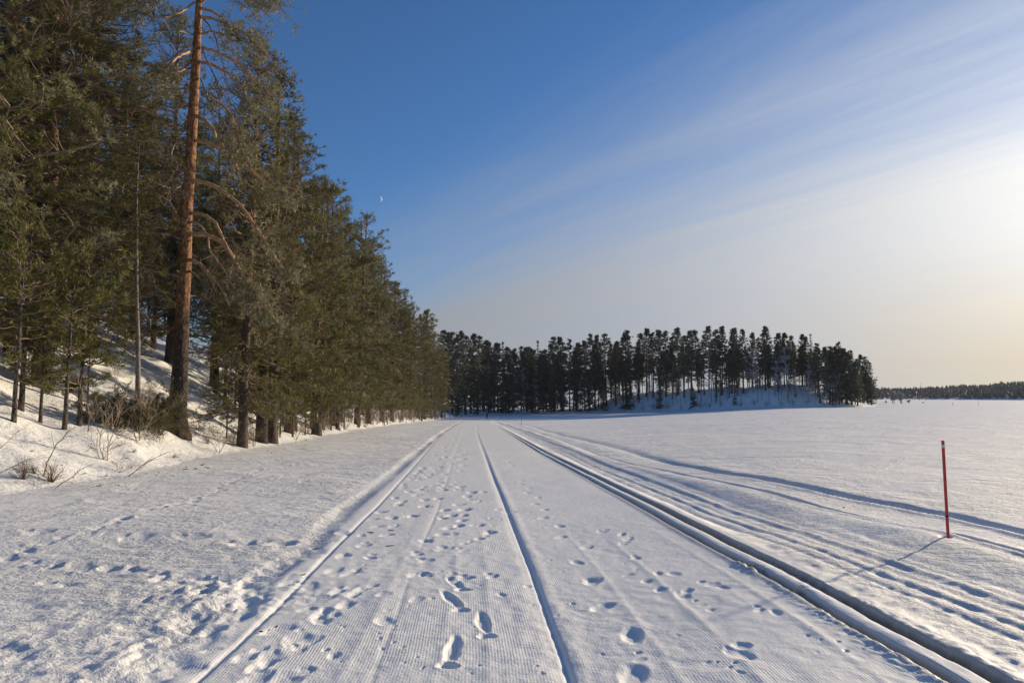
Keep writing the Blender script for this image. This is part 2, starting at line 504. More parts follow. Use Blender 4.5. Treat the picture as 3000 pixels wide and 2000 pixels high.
def build_ground():
    ang_d = np.arange(-39.0, 39.001, 0.1)
    co = np.array([41, 43, 46, 50, 56, 64, 75, 90, 110, 135, 158, 180.0])
    angs = np.radians(np.concatenate([-co[::-1], ang_d, co]))
    rs = [0.02, .4, .9, 1.5, 2.1, 2.7, 3.1]
    r = 3.3
    while r < 6500:
        rs.append(r)
        st = max(.008, r * r / (1.5 * 683) * .6)
        cap = .45 if r < 60 else (r * .0075 if r < 320 else 2.4 + (r - 320) * .03)
        r += min(st, cap)
    rs = np.array(rs)
    Rr, Aa = np.meshgrid(rs, angs, indexing='ij')
    x = Rr * np.sin(Aa)
    y = Rr * np.cos(Aa)
    step = np.broadcast_to(np.gradient(rs)[:, None], Rr.shape)
    x0, y0 = x.ravel(), y.ravel()
    st = step.ravel()
    rr = Rr.ravel()
    z = base_z(x0, y0)
    near = (rr < 330) & (np.abs(Aa.ravel()) < math.radians(41)) | (rr < 6)
    idx = np.nonzero(near)[0]
    X, Y, S = x0[idx], y0[idx], st[idx]
    d = shore_dist(X, Y)
    land = sstep(-.3, .8, d)
    Z = np.zeros(len(X))
    vis = lambda wl: sstep(.55, .22, S / wl)          # fade a wavelength the grid cannot carry
    lb, fb = lateral(T_BERM, X, Y)
    l1, f1 = lateral(T_B, X, Y)
    l2, f2 = lateral(T_B2, X, Y)
    lc, fc = lateral(T_C, X, Y)
    ld, fdd = lateral(T_D, X, Y)
    l3, f3 = lateral(T_D3, X, Y)
    le1, fe1 = lateral(T_E1, X, Y)
    le2, fe2 = lateral(T_E2, X, Y)
    groomed = sstep(.0, .35, lb) * sstep(.5, .3, ld)
    groomed = groomed * sstep(236, 215, Y)
    wild = (1 - groomed)
    # wind worked snow beside the trail
    Z += wild * .010 * vnoise(X * 1.3, Y * 2.1, 11) * vis(.6)
    Z += wild * (.009 * vnoise(X * 8.5, Y * 8.0, 12) * vis(.12) + .009 * vnoise(X * 17, Y * 15, 13) * vis(.06)) * (1 - .65 * sstep(.3, .6, ld) * sstep(.2, -.4, le1))
    Z += (1 - land * .5) * wild * .05 * vnoise(X * .22, Y * .3, 14)
    left_w = sstep(.2, -.8, lb) * (1 - land)
    Z += left_w * (.007 * vnoise(X * 5, Y * 6.5, 15) * vis(.18) - .014 * np.maximum(vnoise(X * 7.1, Y * 7.3, 16) - .3, 0) * vis(.14))
    right_w = sstep(.2, .9, le2)
    Z += right_w * (.012 * vnoise(X * 3.5 + Y, Y * 4.5, 17) * vis(.25))
    # groomed surface: very faint waves along the way
    Z += groomed * .0045 * vnoise(X * 14, Y * 11, 35) * (.5 + .5 * vnoise(X * 1.3, Y * .9, 36)) * vis(.09)
    Z += groomed * (.004 * vnoise(X * 3, Y * 1.2, 18) + .003 * vnoise(X * 9, Y * 5, 19) * vis(.15))
    # berm on the left edge: raised lumpy lip, crumbly trough inside
    lump = .5 + .5 * vnoise(X * 3.3, Y * 2.2, 20)
    lump2 = vnoise(X * 9, Y * 7, 21)
    Z += fb * (.040 * (.7 + .4 * lump) * sstep(.13, -.07, lb) * sstep(-2.2, -.2, lb) - .018 * np.exp(-((lb - .22) / .12) ** 2) * (.5 + .8 * lump)
               + .021 * lump2 * np.exp(-((lb - .20) / .20) ** 2) * vis(.12) + .016 * np.abs(vnoise(X * 14, Y * 11, 22)) * np.exp(-((lb - .05) / .2) ** 2) * vis(.08))
    # ridge and groove B
    Z += f1 * (.006 * sstep(.02, -.20, l1) * sstep(-.55, -.25, l1) - .016 * np.exp(-((l1) / .024) ** 2))
    Z += f2 * (.006 * sstep(.0, -.12, l2) * sstep(-.3, -.15, l2) - .007 * np.exp(-((l2) / .02) ** 2)) * (.5 + .5 * vnoise(Y * .7, Y * 0, 23))
    # ridge C left by the edge of the groomer
    Z += fc * (-.021 * np.exp(-(lc / .024) ** 2) - .009 * np.exp(-((lc + .045) / .045) ** 2) + .006 * np.exp(-((lc - .09) / .05) ** 2))
    for off, am in ((.62, .004), (1.05, .005), (1.7, .005), (2.15, .004), (-.75, .003), (-1.3, .003), (-.45, .003)):
        Z += fc * groomed * am * np.exp(-((lc - off - .05 * vnoise(Y * .3, Y * 0, 24)) / .035) ** 2) * vis(.1)
    # classic ski tracks D: two pressed grooves
    wob = .008 * vnoise(Y * 1.1, Y * 0 + 3, 25) + .0035 * vnoise(Y * 8 + X, X * 9, 39) * vis(.12)
    prof = lambda l, w, s: 1 / (1 + np.exp((np.abs(l) - w) / s))
    gr = prof(ld + .125 + wob, .042, .007) + prof(ld - .125 + wob, .042, .007)
    wear = 1 - .35 * np.maximum(vnoise(Y * .9, Y * 0 + 8, 26), 0)
    Z += fdd * (-.075 * gr * wear + .012 * np.exp(-((np.abs(ld) - .215) / .04) ** 2) + .006 * np.exp(-(ld / .06) ** 2))
    Z += fdd * .016 * np.abs(vnoise(X * 19 + Y * 6, Y * 15, 38)) * np.exp(-((np.abs(ld) - .25) / .07) ** 2) * vis(.07)
    # broken bridge of icy snow across the middle wall
    for bx, by, br in ((2192, 1655, .10), (2225, 1668, .09), (2345, 1728, .07)):
        gx, gy = ground_at(bx, by)
        rr_ = np.hypot(X - gx, (Y - gy) * .8) / br
        Z += .03 * np.exp(-rr_ ** 2) * (1 + .8 * vnoise(X * 22, Y * 22, 27)) - .035 * np.exp(-((rr_ - 1.3) / .4) ** 2) * gr
    # older shallow tracks right of D
    for tr_l, tr_f in ((l3, f3),):
        Z += tr_f * (-.020 * prof(tr_l + .11, .035, .014) - .020 * prof(tr_l - .11, .035, .014))
        Z += tr_f * (-.012 * prof(tr_l - .42, .04, .02) + .012 * np.exp(-((tr_l - .55) / .05) ** 2) - .010 * prof(tr_l - .74, .04, .02))
    for off, am, w in ((.28, .010, .045), (.60, .013, .05), (1.0, .012, .06), (1.28, .010, .045), (-.55, .010, .04)):
        Z += f3 * sstep(.45, .6, ld) * sstep(-.75, -1.1, le1) * (-am * np.exp(-((l3 - off - .03 * vnoise(Y * .5, Y * 0 + off, 47)) / w) ** 2)
              + am * .6 * np.exp(-((l3 - off + 1.9 * w) / w) ** 2) * (.7 + .5 * vnoise(X * 7, Y * 5, 48)))
    mid = sstep(.2, .35, ld) * sstep(-.9, -1.6, le1)
    Z += mid * (.004 * vnoise(X * 13, Y * 10, 28) * vis(.12) + .004 * vnoise(X * 3, Y * 2.4, 29) * vis(.4))
    # broken crusty patch near the foot of the frame on the right
    gx, gy = ground_at(2700, 1740)
    patch = np.exp(-(((X - gx) / 1.2) ** 2 + ((Y - gy) / .7) ** 2))
    Z += patch * (.006 * np.abs(vnoise(X * 4.5 + Y * 2, Y * 6.5, 30)) + .002 * vnoise(X * 15, Y * 13, 31) + .004 * vnoise(X * 2.2, Y * 3, 34))
    # swell left of the sled ruts
    Z += fe1 * (.075 * np.exp(-((le1 + .42) / .38) ** 2) - .022 * np.exp(-((le1 + 1.5) / .6) ** 2))
    # sled ruts E1 and E2 with crumbled rims
    crumb = .5 + .5 * vnoise(X * 11 + Y * 4, Y * 9 - X * 5, 32) * vis(.1)
    crumb2 = np.abs(vnoise(X * 17 + Y * 9, Y * 19 - X * 8, 33) + .5 * vnoise(X * 31 - Y * 8, Y * 29, 37)) * vis(.055) * vis(.06)
    sg = np.sqrt(.05 ** 2 + (.75 * S) ** 2)
    ga = .05 / sg
    sf = np.sqrt(.022 ** 2 + (.30 * S) ** 2)
    for l_, f_, dp, w in ((le1, fe1, .12, .10), (le2, fe2, .115, .13)):
        Z += f_ * (-dp * prof(l_, w, sf) + .045 * ga * np.exp(-((l_ + w + .08) / sg) ** 2) * (.8 + .4 * crumb + .5 * crumb2)
                   + .014 * ga * np.exp(-((l_ - w - .08) / sg) ** 2) * (.5 + crumb))
    between = sstep(.15, .3, le1) * sstep(-.2, -.35, le2) * fe1
    Z += between * (.02 * crumb * vis(.2) - .012)

    # pits and prints
    def pit(gx, gy, rx, ry, rot, dep, seed, soft=4.0):
        m = np.nonzero((np.abs(X - gx) < 2.2 * max(rx, ry)) & (np.abs(Y - gy) < 2.2 * max(rx, ry)))[0]
        if not len(m):
            return
        c, s = math.cos(rot), math.sin(rot)
        a = ((X[m] - gx) * c + (Y[m] - gy) * s) / rx
        b = (-(X[m] - gx) * s + (Y[m] - gy) * c) / ry
        q = np.sqrt(a * a + b * b) * (1 + .16 * vnoise(a * 1.7 + seed * 3.1, b * 1.7, 40 + seed % 7))
        Z[m] += -dep * np.exp(-q ** soft) + .18 * dep * np.exp(-((q - 1.32) / .26) ** 2) * (.6 + .5 * vnoise(X[m] * 16, Y[m] * 16, 41))

    pr = np.random.default_rng(5)
    for k, (px, py, sz) in enumerate(PITS):
        gx, gy = ground_at(px, py)
        far = min(1.6, 1 + max(0, gy - 8) * .03)
        rx, ry = .062 * sz * pr.uniform(.85, 1.15), .10 * sz * pr.uniform(.85, 1.25) * far
        pit(gx, gy, rx * far, ry, pr.uniform(-.9, .5), .019 * sz ** .7 * pr.uniform(.7, 1.2) * far, k)
        if pr.random() < .4:
            pit(gx + pr.uniform(-.08, .08), gy + pr.uniform(.08, .16), .045 * sz, .05 * sz, 0, .014, k + 3)
    for k, (xa, ya, xb, yb) in enumerate(SHOES):
        a = np.array(ground_at(xa, ya))
        b = np.array(ground_at(xb, yb))
        v = b - a
        rot = math.atan2(v[1], v[0]) - math.pi / 2
        L = np.linalg.norm(v)
        pit(*(a + v * .36), .048, L * .42, rot, .021, k, 6)
        pit(*(a + v * .93), .058, .052, rot, .026, k + 1, 6)
    for tr_, st_, sz, dp in ((TRAIL_F, .33, .08, .028), (TRAIL_G, .17, .085, .018)):
        W = np.array([ground_at(*p) for p in tr_])
        seg = np.concatenate([[0], np.cumsum(np.linalg.norm(np.diff(W, axis=0), axis=1))])
        for k, s in enumerate(np.arange(0, seg[-1], st_)):
            gx = np.interp(s, seg, W[:, 0]) + pr.uniform(-.09, .09)
            gy = np.interp(s, seg, W[:, 1]) + pr.uniform(-.06, .06)
            pit(gx, gy, sz * pr.uniform(.7, 1.2), sz * pr.uniform(.9, 1.7), pr.uniform(-1, 1), dp * pr.uniform(.6, 1.1), k, 3)
            gx += pr.uniform(-.2, .2)
            gy += pr.uniform(-.2, .2)
            pit(gx, gy, .05, .06, 0, -.02, k, 2.5)
    for px, py, sz in ((408, 1571, 1.4), (574, 1574, 1.5), (721, 1597, 1.2), (829, 1597, 1.2), (120, 1560, 1.2), (200, 1700, .6), (560, 1480, .6), (890, 1410, 1), (1010, 1560, .8)):
        gx, gy = ground_at(px, py)
        pit(gx, gy, .12 * sz, .13 * sz, .3, .035, int(px), 3)
        pit(gx - .25, gy + .1, .07, .09, .3, .02, int(py), 3)
    gx, gy = ground_at(2779, 1597)
    pit(gx - .03, gy - .01, .05, .06, 0, .035, 5, 3)
    # broken snow where someone stepped off the trail
    gx, gy = ground_at(640, 1740)
    mess = np.exp(-(((X - gx) / .75) ** 2 + ((Y - gy) / .55) ** 2))
    Z += mess * (.026 * np.abs(vnoise(X * 9, Y * 9, 50)) + .02 * vnoise(X * 19, Y * 17, 51) * vis(.06) - .008)
    # hollows melted round stems at the bank
    z[idx] += Z
    V = np.stack([x0, y0, z], 1)
    nr, na = Rr.shape
    i = np.arange(nr - 1)[:, None] * na + np.arange(na - 1)[None]
    Q = np.stack([i, i + na, i + na + 1, i + 1], -1).reshape(-1, 4)
    g = Geo()
    g.add(V, Q)
    me = g.mesh('snow_ground', smooth=True)
    lat = np.zeros(len(V))
    cord = np.zeros(len(V))
    ice = np.zeros(len(V))
    lat[idx] = lc + .04 * vnoise(Y * .25, Y * 0, 60)
    gm = groomed * (1 - np.exp(-((lc) / .12) ** 2) * fc) * sstep(.2, .45, lb)
    gm *= .30 + .80 * np.clip(.5 + 1.0 * vnoise(X * 1.1, Y * .45, 61) + .5 * vnoise(X * 3, Y * 2, 63), 0, 1)
    gm += .45 * sstep(.25, .4, ld) * sstep(1.6, 1.2, ld) * (.5 + .5 * vnoise(X * 1.5, Y * .5, 62))
    cord[idx] = gm * (1 - land)
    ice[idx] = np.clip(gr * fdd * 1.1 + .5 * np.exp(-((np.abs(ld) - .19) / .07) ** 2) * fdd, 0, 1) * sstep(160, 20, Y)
    wl = np.zeros(len(V))
    wl[idx] = 1 - groomed
    wl[~near] = 1
    for nm, arr in (('lat', lat), ('cord', cord), ('ice', ice), ('wild', wl)):
        a = me.attributes.new(nm, 'FLOAT', 'POINT')
        a.data.foreach_set('value', arr.astype(np.float32))
    return me


# ------------------------------------------------------------------ materials
def new_mat(name):
    m = bpy.data.materials.new(name)
    m.use_nodes = True
    t = m.node_tree
    for n in list(t.nodes):
        t.nodes.remove(n)
    out = t.nodes.new('ShaderNodeOutputMaterial')
    p = t.nodes.new('ShaderNodeBsdfPrincipled')
    t.links.new(p.outputs[0], out.inputs[0])
    return m, t, p, out


def attr(t, name):
    n = t.nodes.new('ShaderNodeAttribute')
    n.attribute_name = name
    return n.outputs['Fac']


def mat_snow():
    m, t, p, out = new_mat('snow')
    geo = t.nodes.new('ShaderNodeNewGeometry')
    pos = geo.outputs['Position']
    mp = nd(t, 'ShaderNodeMapping')
    mp.inputs['Scale'].default_value = (1, 1, .5)
    t.links.new(pos, mp.inputs[0])
    big = nd(t, 'ShaderNodeTexNoise', inp={'Scale': 9.0, 'Detail': 6.0, 'Roughness': .68})
    t.links.new(mp.outputs[0], big.inputs['Vector'])
    fine = nd(t, 'ShaderNodeTexNoise', inp={'Scale': 55.0, 'Detail': 3.0, 'Roughness': .7})
    t.links.new(mp.outputs[0], fine.inputs['Vector'])
    mpw = nd(t, 'ShaderNodeMapping')
    mpw.inputs['Scale'].default_value = (1.0, 1.0, 0)
    mpw.inputs['Rotation'].default_value = (0, 0, math.radians(25))
    t.links.new(pos, mpw.inputs[0])
    mps = nd(t, 'ShaderNodeMapping')
    mps.inputs['Scale'].default_value = (.55, 1.5, 1)
    t.links.new(mpw.outputs[0], mps.inputs[0])
    wind = nd(t, 'ShaderNodeTexNoise', inp={'Scale': 2.2, 'Detail': 4.0, 'Roughness': .6, 'Distortion': .4})
    t.links.new(mps.outputs[0], wind.inputs['Vector'])
    wildf = attr(t, 'wild')
    mid = nd(t, 'ShaderNodeTexNoise', inp={'Scale': 3.2, 'Detail': 5.0, 'Roughness': .65})
    t.links.new(mp.outputs[0], mid.inputs['Vector'])
    icef = attr(t, 'ice')
    cord = attr(t, 'cord')
    lat = attr(t, 'lat')
    wave = mth(t, 'SINE', mth(t, 'MULTIPLY', lat, 2 * math.pi / .0195))
    h = mth(t, 'MULTIPLY', mth(t, 'MULTIPLY', wave, cord), .00055)
    var = nd(t, 'ShaderNodeTexNoise', inp={'Scale': .45, 'Detail': 3.0, 'Roughness': .6, 'Distortion': .6})
    t.links.new(pos, var.inputs['Vector'])
    wildf = mth(t, 'MULTIPLY', wildf, maprange(t, var.outputs[0], .36, .62, .45, 1.25))
    amp = mth(t, 'ADD', mth(t, 'MULTIPLY', wildf, .045), .013)
    h = mth(t, 'ADD', h, mth(t, 'MULTIPLY', big.outputs[0], amp))
    h = mth(t, 'ADD', h, mth(t, 'MULTIPLY', fine.outputs[0], mth(t, 'ADD', mth(t, 'MULTIPLY', wildf, .0035), .0022)))
    h = mth(t, 'ADD', h, mth(t, 'MULTIPLY', wind.outputs[0], mth(t, 'MULTIPLY', wildf, .018)))
    h = mth(t, 'ADD', h, mth(t, 'MULTIPLY', mid.outputs[0], mth(t, 'MULTIPLY', wildf, .060)))
    b = nd(t, 'ShaderNodeBump', inp={'Strength': 1.0, 'Distance': 1.0})
    t.links.new(h, b.inputs['Height'])
    t.links.new(b.outputs[0], p.inputs['Normal'])
    tint = nd(t, 'ShaderNodeTexNoise', inp={'Scale': .8, 'Detail': 4.0})
    t.links.new(pos, tint.inputs['Vector'])
    col = mixcol(t, maprange(t, tint.outputs[0], .35, .7), (.82, .825, .815), (.87, .865, .84))
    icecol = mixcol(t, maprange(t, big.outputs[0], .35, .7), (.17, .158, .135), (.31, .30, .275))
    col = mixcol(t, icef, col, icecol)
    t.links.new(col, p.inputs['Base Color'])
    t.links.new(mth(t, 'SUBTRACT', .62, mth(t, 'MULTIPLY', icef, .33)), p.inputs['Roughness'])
    p.inputs['Specular IOR Level'].default_value = .35
    return m


def mat_foliage(name, g1, g2, frostc, frost_gain=1.0):
    m, t, p, out = new_mat(name)
    fr = attr(t, 'frost')
    va = attr(t, 'var')
    col = mixcol(t, va, g1, g2)
    oi = t.nodes.new('ShaderNodeObjectInfo')
    rnd = oi.outputs['Random']
    col = mixcol(t, mth(t, 'MULTIPLY', fr, maprange(t, rnd, 0, 1, .5, 1.35, smooth=False), clamp=True), col, frostc)
    hs = t.nodes.new('ShaderNodeHueSaturation')
    t.links.new(maprange(t, rnd, 0, 1, .488, .512, smooth=False), hs.inputs['Hue'])
    r2 = mth(t, 'FRACT', mth(t, 'MULTIPLY', rnd, 7.31))
    t.links.new(maprange(t, r2, 0, 1, .80, 1.28, smooth=False), hs.inputs['Value'])
    t.links.new(col, hs.inputs['Color'])
    col = hs.outputs[0]
    t.links.new(col, p.inputs['Base Color'])
    p.inputs['Roughness'].default_value = .6
    p.inputs['Specular IOR Level'].default_value = .25
    tr = t.nodes.new('ShaderNodeBsdfTranslucent')
    t.links.new(col, tr.inputs[0])
    mx = t.nodes.new('ShaderNodeMixShader')
    mx.inputs[0].default_value = .22
    t.links.new(p.outputs[0], mx.inputs[1])
    t.links.new(tr.outputs[0], mx.inputs[2])
    t.links.new(mx.outputs[0], out.inputs[0])
    return m


def mat_bark(name, lowc, lowc2, highc, highc2, z0, z1, scale=1.0, bump=.03):
    """old plated bark below, flaky orange bark above (height measured on the tree itself)"""
    m, t, p, out = new_mat(name)
    tcn = t.nodes.new('ShaderNodeTexCoord')
    ob = tcn.outputs['Object']
    s = t.nodes.new('ShaderNodeSeparateXYZ')
    t.links.new(ob, s.inputs[0])
    nz = nd(t, 'ShaderNodeTexNoise', inp={'Scale': 1.1, 'Detail': 4.0, 'Roughness': .6})
    t.links.new(ob, nz.inputs['Vector'])
    hgt = mth(t, 'ADD', s.outputs[2], mth(t, 'MULTIPLY', mth(t, 'SUBTRACT', nz.outputs[0], .5), 3.2))
    f = maprange(t, hgt, z0, z1)
    mp = nd(t, 'ShaderNodeMapping')
    mp.inputs['Scale'].default_value = (1, 1, .28)
    t.links.new(ob, mp.inputs[0])
    vor = nd(t, 'ShaderNodeTexVoronoi', feature='DISTANCE_TO_EDGE', inp={'Scale': 15.0 * scale, 'Randomness': 1.0})
    t.links.new(mp.outputs[0], vor.inputs['Vector'])
    fl = nd(t, 'ShaderNodeTexNoise', inp={'Scale': 16.0 * scale, 'Detail': 5.0, 'Roughness': .65})
    t.links.new(mp.outputs[0], fl.inputs['Vector'])
    ed = maprange(t, vor.outputs['Distance'], .0, .16)
    cl = mixcol(t, ed, lowc, lowc2)
    cl = mixcol(t, maprange(t, fl.outputs[0], .4, .62, 0, .5), cl, tuple(min(1, c * 1.5) for c in lowc2))
    ch = mixcol(t, maprange(t, fl.outputs[0], .38, .62), highc, highc2)
    pt = nd(t, 'ShaderNodeTexNoise', inp={'Scale': 5.5, 'Detail': 4.0, 'Roughness': .7})
    t.links.new(ob, pt.inputs['Vector'])
    ch = mixcol(t, maprange(t, pt.outputs[0], .47, .62, 0, .85), ch, (.075, .045, .032))
    t.links.new(mixcol(t, f, cl, ch), p.inputs['Base Color'])
    p.inputs['Roughness'].default_value = .85
    p.inputs['Specular IOR Level'].default_value = .2
    hh = mth(t, 'ADD', mth(t, 'MULTIPLY', ed, mth(t, 'SUBTRACT', 1.0, mth(t, 'MULTIPLY', f, .8))), mth(t, 'MULTIPLY', fl.outputs[0], .5))
    b = nd(t, 'ShaderNodeBump', inp={'Strength': .9, 'Distance': bump})
    t.links.new(hh, b.inputs['Height'])
    t.links.new(b.outputs[0], p.inputs['Normal'])
    return m


def mat_plain(name, c1, c2=None, rough=.8, scale=8.0, spec=.3, bump=0.0):
    m, t, p, out = new_mat(name)
    if c2 is None:
        c2 = tuple(c * .8 for c in c1)
    tcn = t.nodes.new('ShaderNodeTexCoord')
    n = nd(t, 'ShaderNodeTexNoise', inp={'Scale': scale, 'Detail': 4.0, 'Roughness': .6})
    t.links.new(tcn.outputs['Object'], n.inputs['Vector'])
    t.links.new(mixcol(t, maprange(t, n.outputs[0], .35, .65), c1, c2), p.inputs['Base Color'])
    p.inputs['Roughness'].default_value = rough
    p.inputs['Specular IOR Level'].default_value = spec
    if bump:
        b = nd(t, 'ShaderNodeBump', inp={'Strength': .8, 'Distance': bump})
        t.links.new(n.outputs[0], b.inputs['Height'])
        t.links.new(b.outputs[0], p.inputs['Normal'])
    return m


M_SNOW = mat_snow()
M_NEEDLE = mat_foliage('pine_needles', (.052, .058, .008), (.158, .148, .017), (.32, .30, .22))
M_NEEDLE_FAR = mat_foliage('pine_needles_far', (.044, .052, .024), (.084, .088, .036), (.27, .28, .27))
M_SPRUCE = mat_foliage('spruce_needles', (.020, .036, .020), (.036, .055, .028), (.22, .26, .28))
M_JUNIPER = mat_foliage('juniper_needles', (.045, .055, .012), (.085, .085, .02), (.2, .19, .12))
M_BARK = mat_bark('pine_bark', (.018, .014, .013), (.075, .056, .045), (.19, .085, .038), (.40, .215, .105), 3.0, 6.5, bump=.05)
M_BARK2 = mat_bark('pine_bark_plain', (.035, .028, .024), (.11, .085, .066), (.22, .11, .05), (.34, .19, .09), 4.5, 9.0)
M_LIMB = mat_plain('pine_limb_bark', (.52, .33, .18), (.34, .22, .14), .85, 5.0, .2, .004)
M_TWIG = mat_plain('frosted_twigs', (.25, .185, .13), (.12, .09, .066), .85, 6.0, .2)
M_DEAD = mat_plain('dead_grey_wood', (.27, .235, .20), (.15, .13, .11), .85, 6.0, .2, .004)
M_SHRUB = mat_plain('bare_shrub_bark', (.20, .13, .085), (.11, .075, .05), .8, 9.0, .2)
M_SHRUB_GREY = mat_plain('frosted_shrub_bark', (.34, .27, .20), (.20, .155, .12), .8, 7.0, .2)
M_BIRCH = mat_plain('frosted_birch_twigs', (.42, .43, .46), (.30, .30, .33), .7, 5.0, .3)
M_POLE = mat_plain('red_plastic', (.60, .05, .03), (.42, .035, .025), .5, 26.0, .4)
M_TAPE = mat_plain('grey_reflective_tape', (.55, .58, .56), (.48, .5, .5), .3, 30.0, .6)
M_BLACK = mat_plain('black_tape', (.02, .02, .02), (.03, .03, .03), .6, 20.0, .3)
M_CLOTH = mat_plain('dark_outdoor_clothes', (.012, .014, .022), (.02, .022, .03), .8, 9.0, .2)
M_SKIN = mat_plain('skin', (.5, .3, .22), (.45, .26, .18), .6, 9.0, .3)
M_LITTER = mat_plain('dry_litter', (.12, .05, .02), (.06, .03, .015), .9, 30.0, .2)


# ------------------------------------------------------------------ tree growers
def grow_pine(seed, H, cb, R, nb, tuft, width, blades, twig_every=.26, tuft_every=.22, twig_sides=3, trunk_sides=10, lean=.02, dead=0, frost=.35,
              top=.14, mat_leaf=None, mat_bark=None, trunk_r=None, spiky=0.0, droop=0.0, limb_scale=1.0, rounded=True, clump=.1, lo_profile=.55, dense_twigs=True, sec_len=.36):
    r = np.random.default_rng(seed)
    tr = trunk_r or H * .0145 + .03
    # trunk
    n = 14
    t = np.linspace(0, 1, n)
    wob = np.cumsum(r.normal(0, .012, (n, 2)), 0) * H * .12
    ph = r.uniform(0, 6.28)
    ctr = np.stack([wob[:, 0] + lean * H * t * math.cos(ph), wob[:, 1] + lean * H * t * math.sin(ph), t * H - .5 * (t < .001)], 1)
    rad = tr * (1 - t) ** .8 + .015
    rad[0] *= 1.35
    rad[1] *= 1.02
    gt = Geo()
    tubes(gt, ctr, rad, trunk_sides)
    trunk = gt.mesh('trunk', mat_bark or M_BARK2, smooth=True)

    def axis(z):
        return np.stack([np.interp(z, ctr[:, 2], ctr[:, 0]), np.interp(z, ctr[:, 2], ctr[:, 1]), z], -1)
    # limbs
    tt = np.sort(r.uniform(0, 1, nb) ** .92)
    z = cb + tt * (H - cb) * .985
    az = (r.uniform(0, 2 * np.pi, nb) + np.arange(nb) * 2.4) % (2 * np.pi)
    prof = np.minimum(1, lo_profile + (1 - lo_profile) * tt / .3) * ((1 - tt ** 2.1) ** .8 * (1 - top) + top if rounded else (1 - tt) ** .62 * (1 - top) + top)
    lumps = .80 + .34 * vnoise(z * .75 + seed, az * 1.1, seed % 50) + .16 * vnoise(z * 2.2, az * 2.5, seed % 37)
    L = R * prof * r.uniform(.72, 1.10, nb) * lumps * 1.12
    el = np.radians(-8 - 14 * droop * (1 - tt) + 48 * tt ** 1.6 + r.normal(0, 8, nb))
    K = 7
    s = np.linspace(0, 1, K)
    hd = np.stack([np.cos(az), np.sin(az), np.zeros(nb)], 1)
    sd = np.stack([-np.sin(az), np.cos(az), np.zeros(nb)], 1)
    base = axis(z)
    upc = r.uniform(-.12, .22, nb)
    sw = r.normal(0, .12, nb)
    P = base[:, None] + L[:, None, None] * (s[None, :, None] * (hd * np.cos(el)[:, None])[:, None] +
        (s[None, :] * np.sin(el)[:, None] - droop * .35 * (1 - tt)[:, None] * s[None, :] * (1 - .6 * s[None, :]) + upc[:, None] * s[None, :] ** 2)[:, :, None] * np.array([0, 0, 1.0]) +
        (sw[:, None] * s[None, :] ** 2)[:, :, None] * sd[:, None])
    P[:, 1:] += r.normal(0, .03, (nb, K - 1, 3)) * L[:, None, None]
    Rb = (.008 + .011 * L[:, None] * limb_scale) * (1 - s[None]) ** .8 + .006
    gb = Geo()
    tubes(gb, P, Rb, 4)
    gf = Geo()
    # side twigs
    cnt = np.maximum(3, (L * .8 / twig_every).astype(int))
    bi = np.repeat(np.arange(nb), cnt)
    ns = len(bi)
    sp = r.uniform(.22, 1.0, ns)
    f = sp * (K - 1)
    i0 = np.minimum(f.astype(int), K - 2)
    w = (f - i0)[:, None]
    pos = P[bi, i0] * (1 - w) + P[bi, i0 + 1] * w
    bd = unit(P[bi, i0 + 1] - P[bi, i0])
    sgn = np.where(r.random(ns) < .5, -1, 1)[:, None]
    tl = (sec_len * L[bi] * (1.15 - sp) + .25) * r.uniform(.6, 1.2, ns)
    td = unit(bd * .75 + sd[bi] * sgn * r.uniform(.4, 1.1, (ns, 1)) + np.array([0, 0, 1]) * r.uniform(-.15 - .3 * spiky, .5 * (1 - spiky), (ns, 1)))
    k = 4
    ss = np.linspace(0, 1, k)
    TP = pos[:, None] + tl[:, None, None] * ss[None, :, None] * td[:, None]
    TP[:, :, 2] += (tl[:, None] * .12 * ss[None] ** 2) * (1 - 2 * spiky)
    TP[:, 1:] += r.normal(0, .04, (ns, k - 1, 3)) * tl[:, None, None]
    if dense_twigs:
        tubes(gb, TP, (.010 * (1 - ss) + .004)[None] * np.ones((ns, 1)) * (1 + tuft * 1.2), twig_sides)
    # tufts on the twigs
    c2 = np.maximum(2, (tl / tuft_every).astype(int) + 1)
    ti = np.repeat(np.arange(ns), c2)
    nt = len(ti)
    q = r.uniform(.25, 1.02, nt)
    f = np.clip(q, 0, .999) * (k - 1)
    j = np.minimum(f.astype(int), k - 2)
    w = (f - j)[:, None]
    tp = TP[ti, j] * (1 - w) + TP[ti, j + 1] * w + r.normal(0, .035, (nt, 3)) * (1 + 2 * tuft)
    tdn = unit(TP[ti, j + 1] - TP[ti, j] + np.array([0, 0, .25]))
    outw = sp[ti] * .5 + q * .5
    cl_ = vnoise(tp[:, 0] * 1.15 + tp[:, 2] * .5, tp[:, 1] * 1.15 - tp[:, 2] * .9, seed % 60) + .45 * vnoise(tp[:, 0] * 2.6, tp[:, 2] * 2.6 + tp[:, 1] * 2, seed % 41)
    kp = r.random(nt) < sstep(-.42, .12, cl_ + clump)
    tp, tdn, ti, q = tp[kp], tdn[kp], ti[kp], q[kp]
    outw = outw[kp]
    bf = r.uniform(0, 1, nb)[bi][ti]
    fr = np.clip(frost * (outw ** 3 * 1.1) * (.35 + 1.1 * bf ** 1.5) + .03, 0, 1)
    tufts(gf, tp, tdn, tuft, width, blades, .62, fr, r)
    # tips of limbs and the leader
    tufts(gf, P[:, -1], unit(P[:, -1] - P[:, -2]), tuft * 1.1, width, blades + 2, .5, np.full(nb, frost * .6), r)
    lead = axis(np.linspace(cb + (H - cb) * .9, H + .1, 12))
    tufts(gf, lead, np.tile([[0, 0, 1.0]], (12, 1)), tuft * 1.1, width, blades, .5, np.full(12, frost * .4), r)
    limbs = gb.mesh('branchwork', M_TWIG, smooth=True)
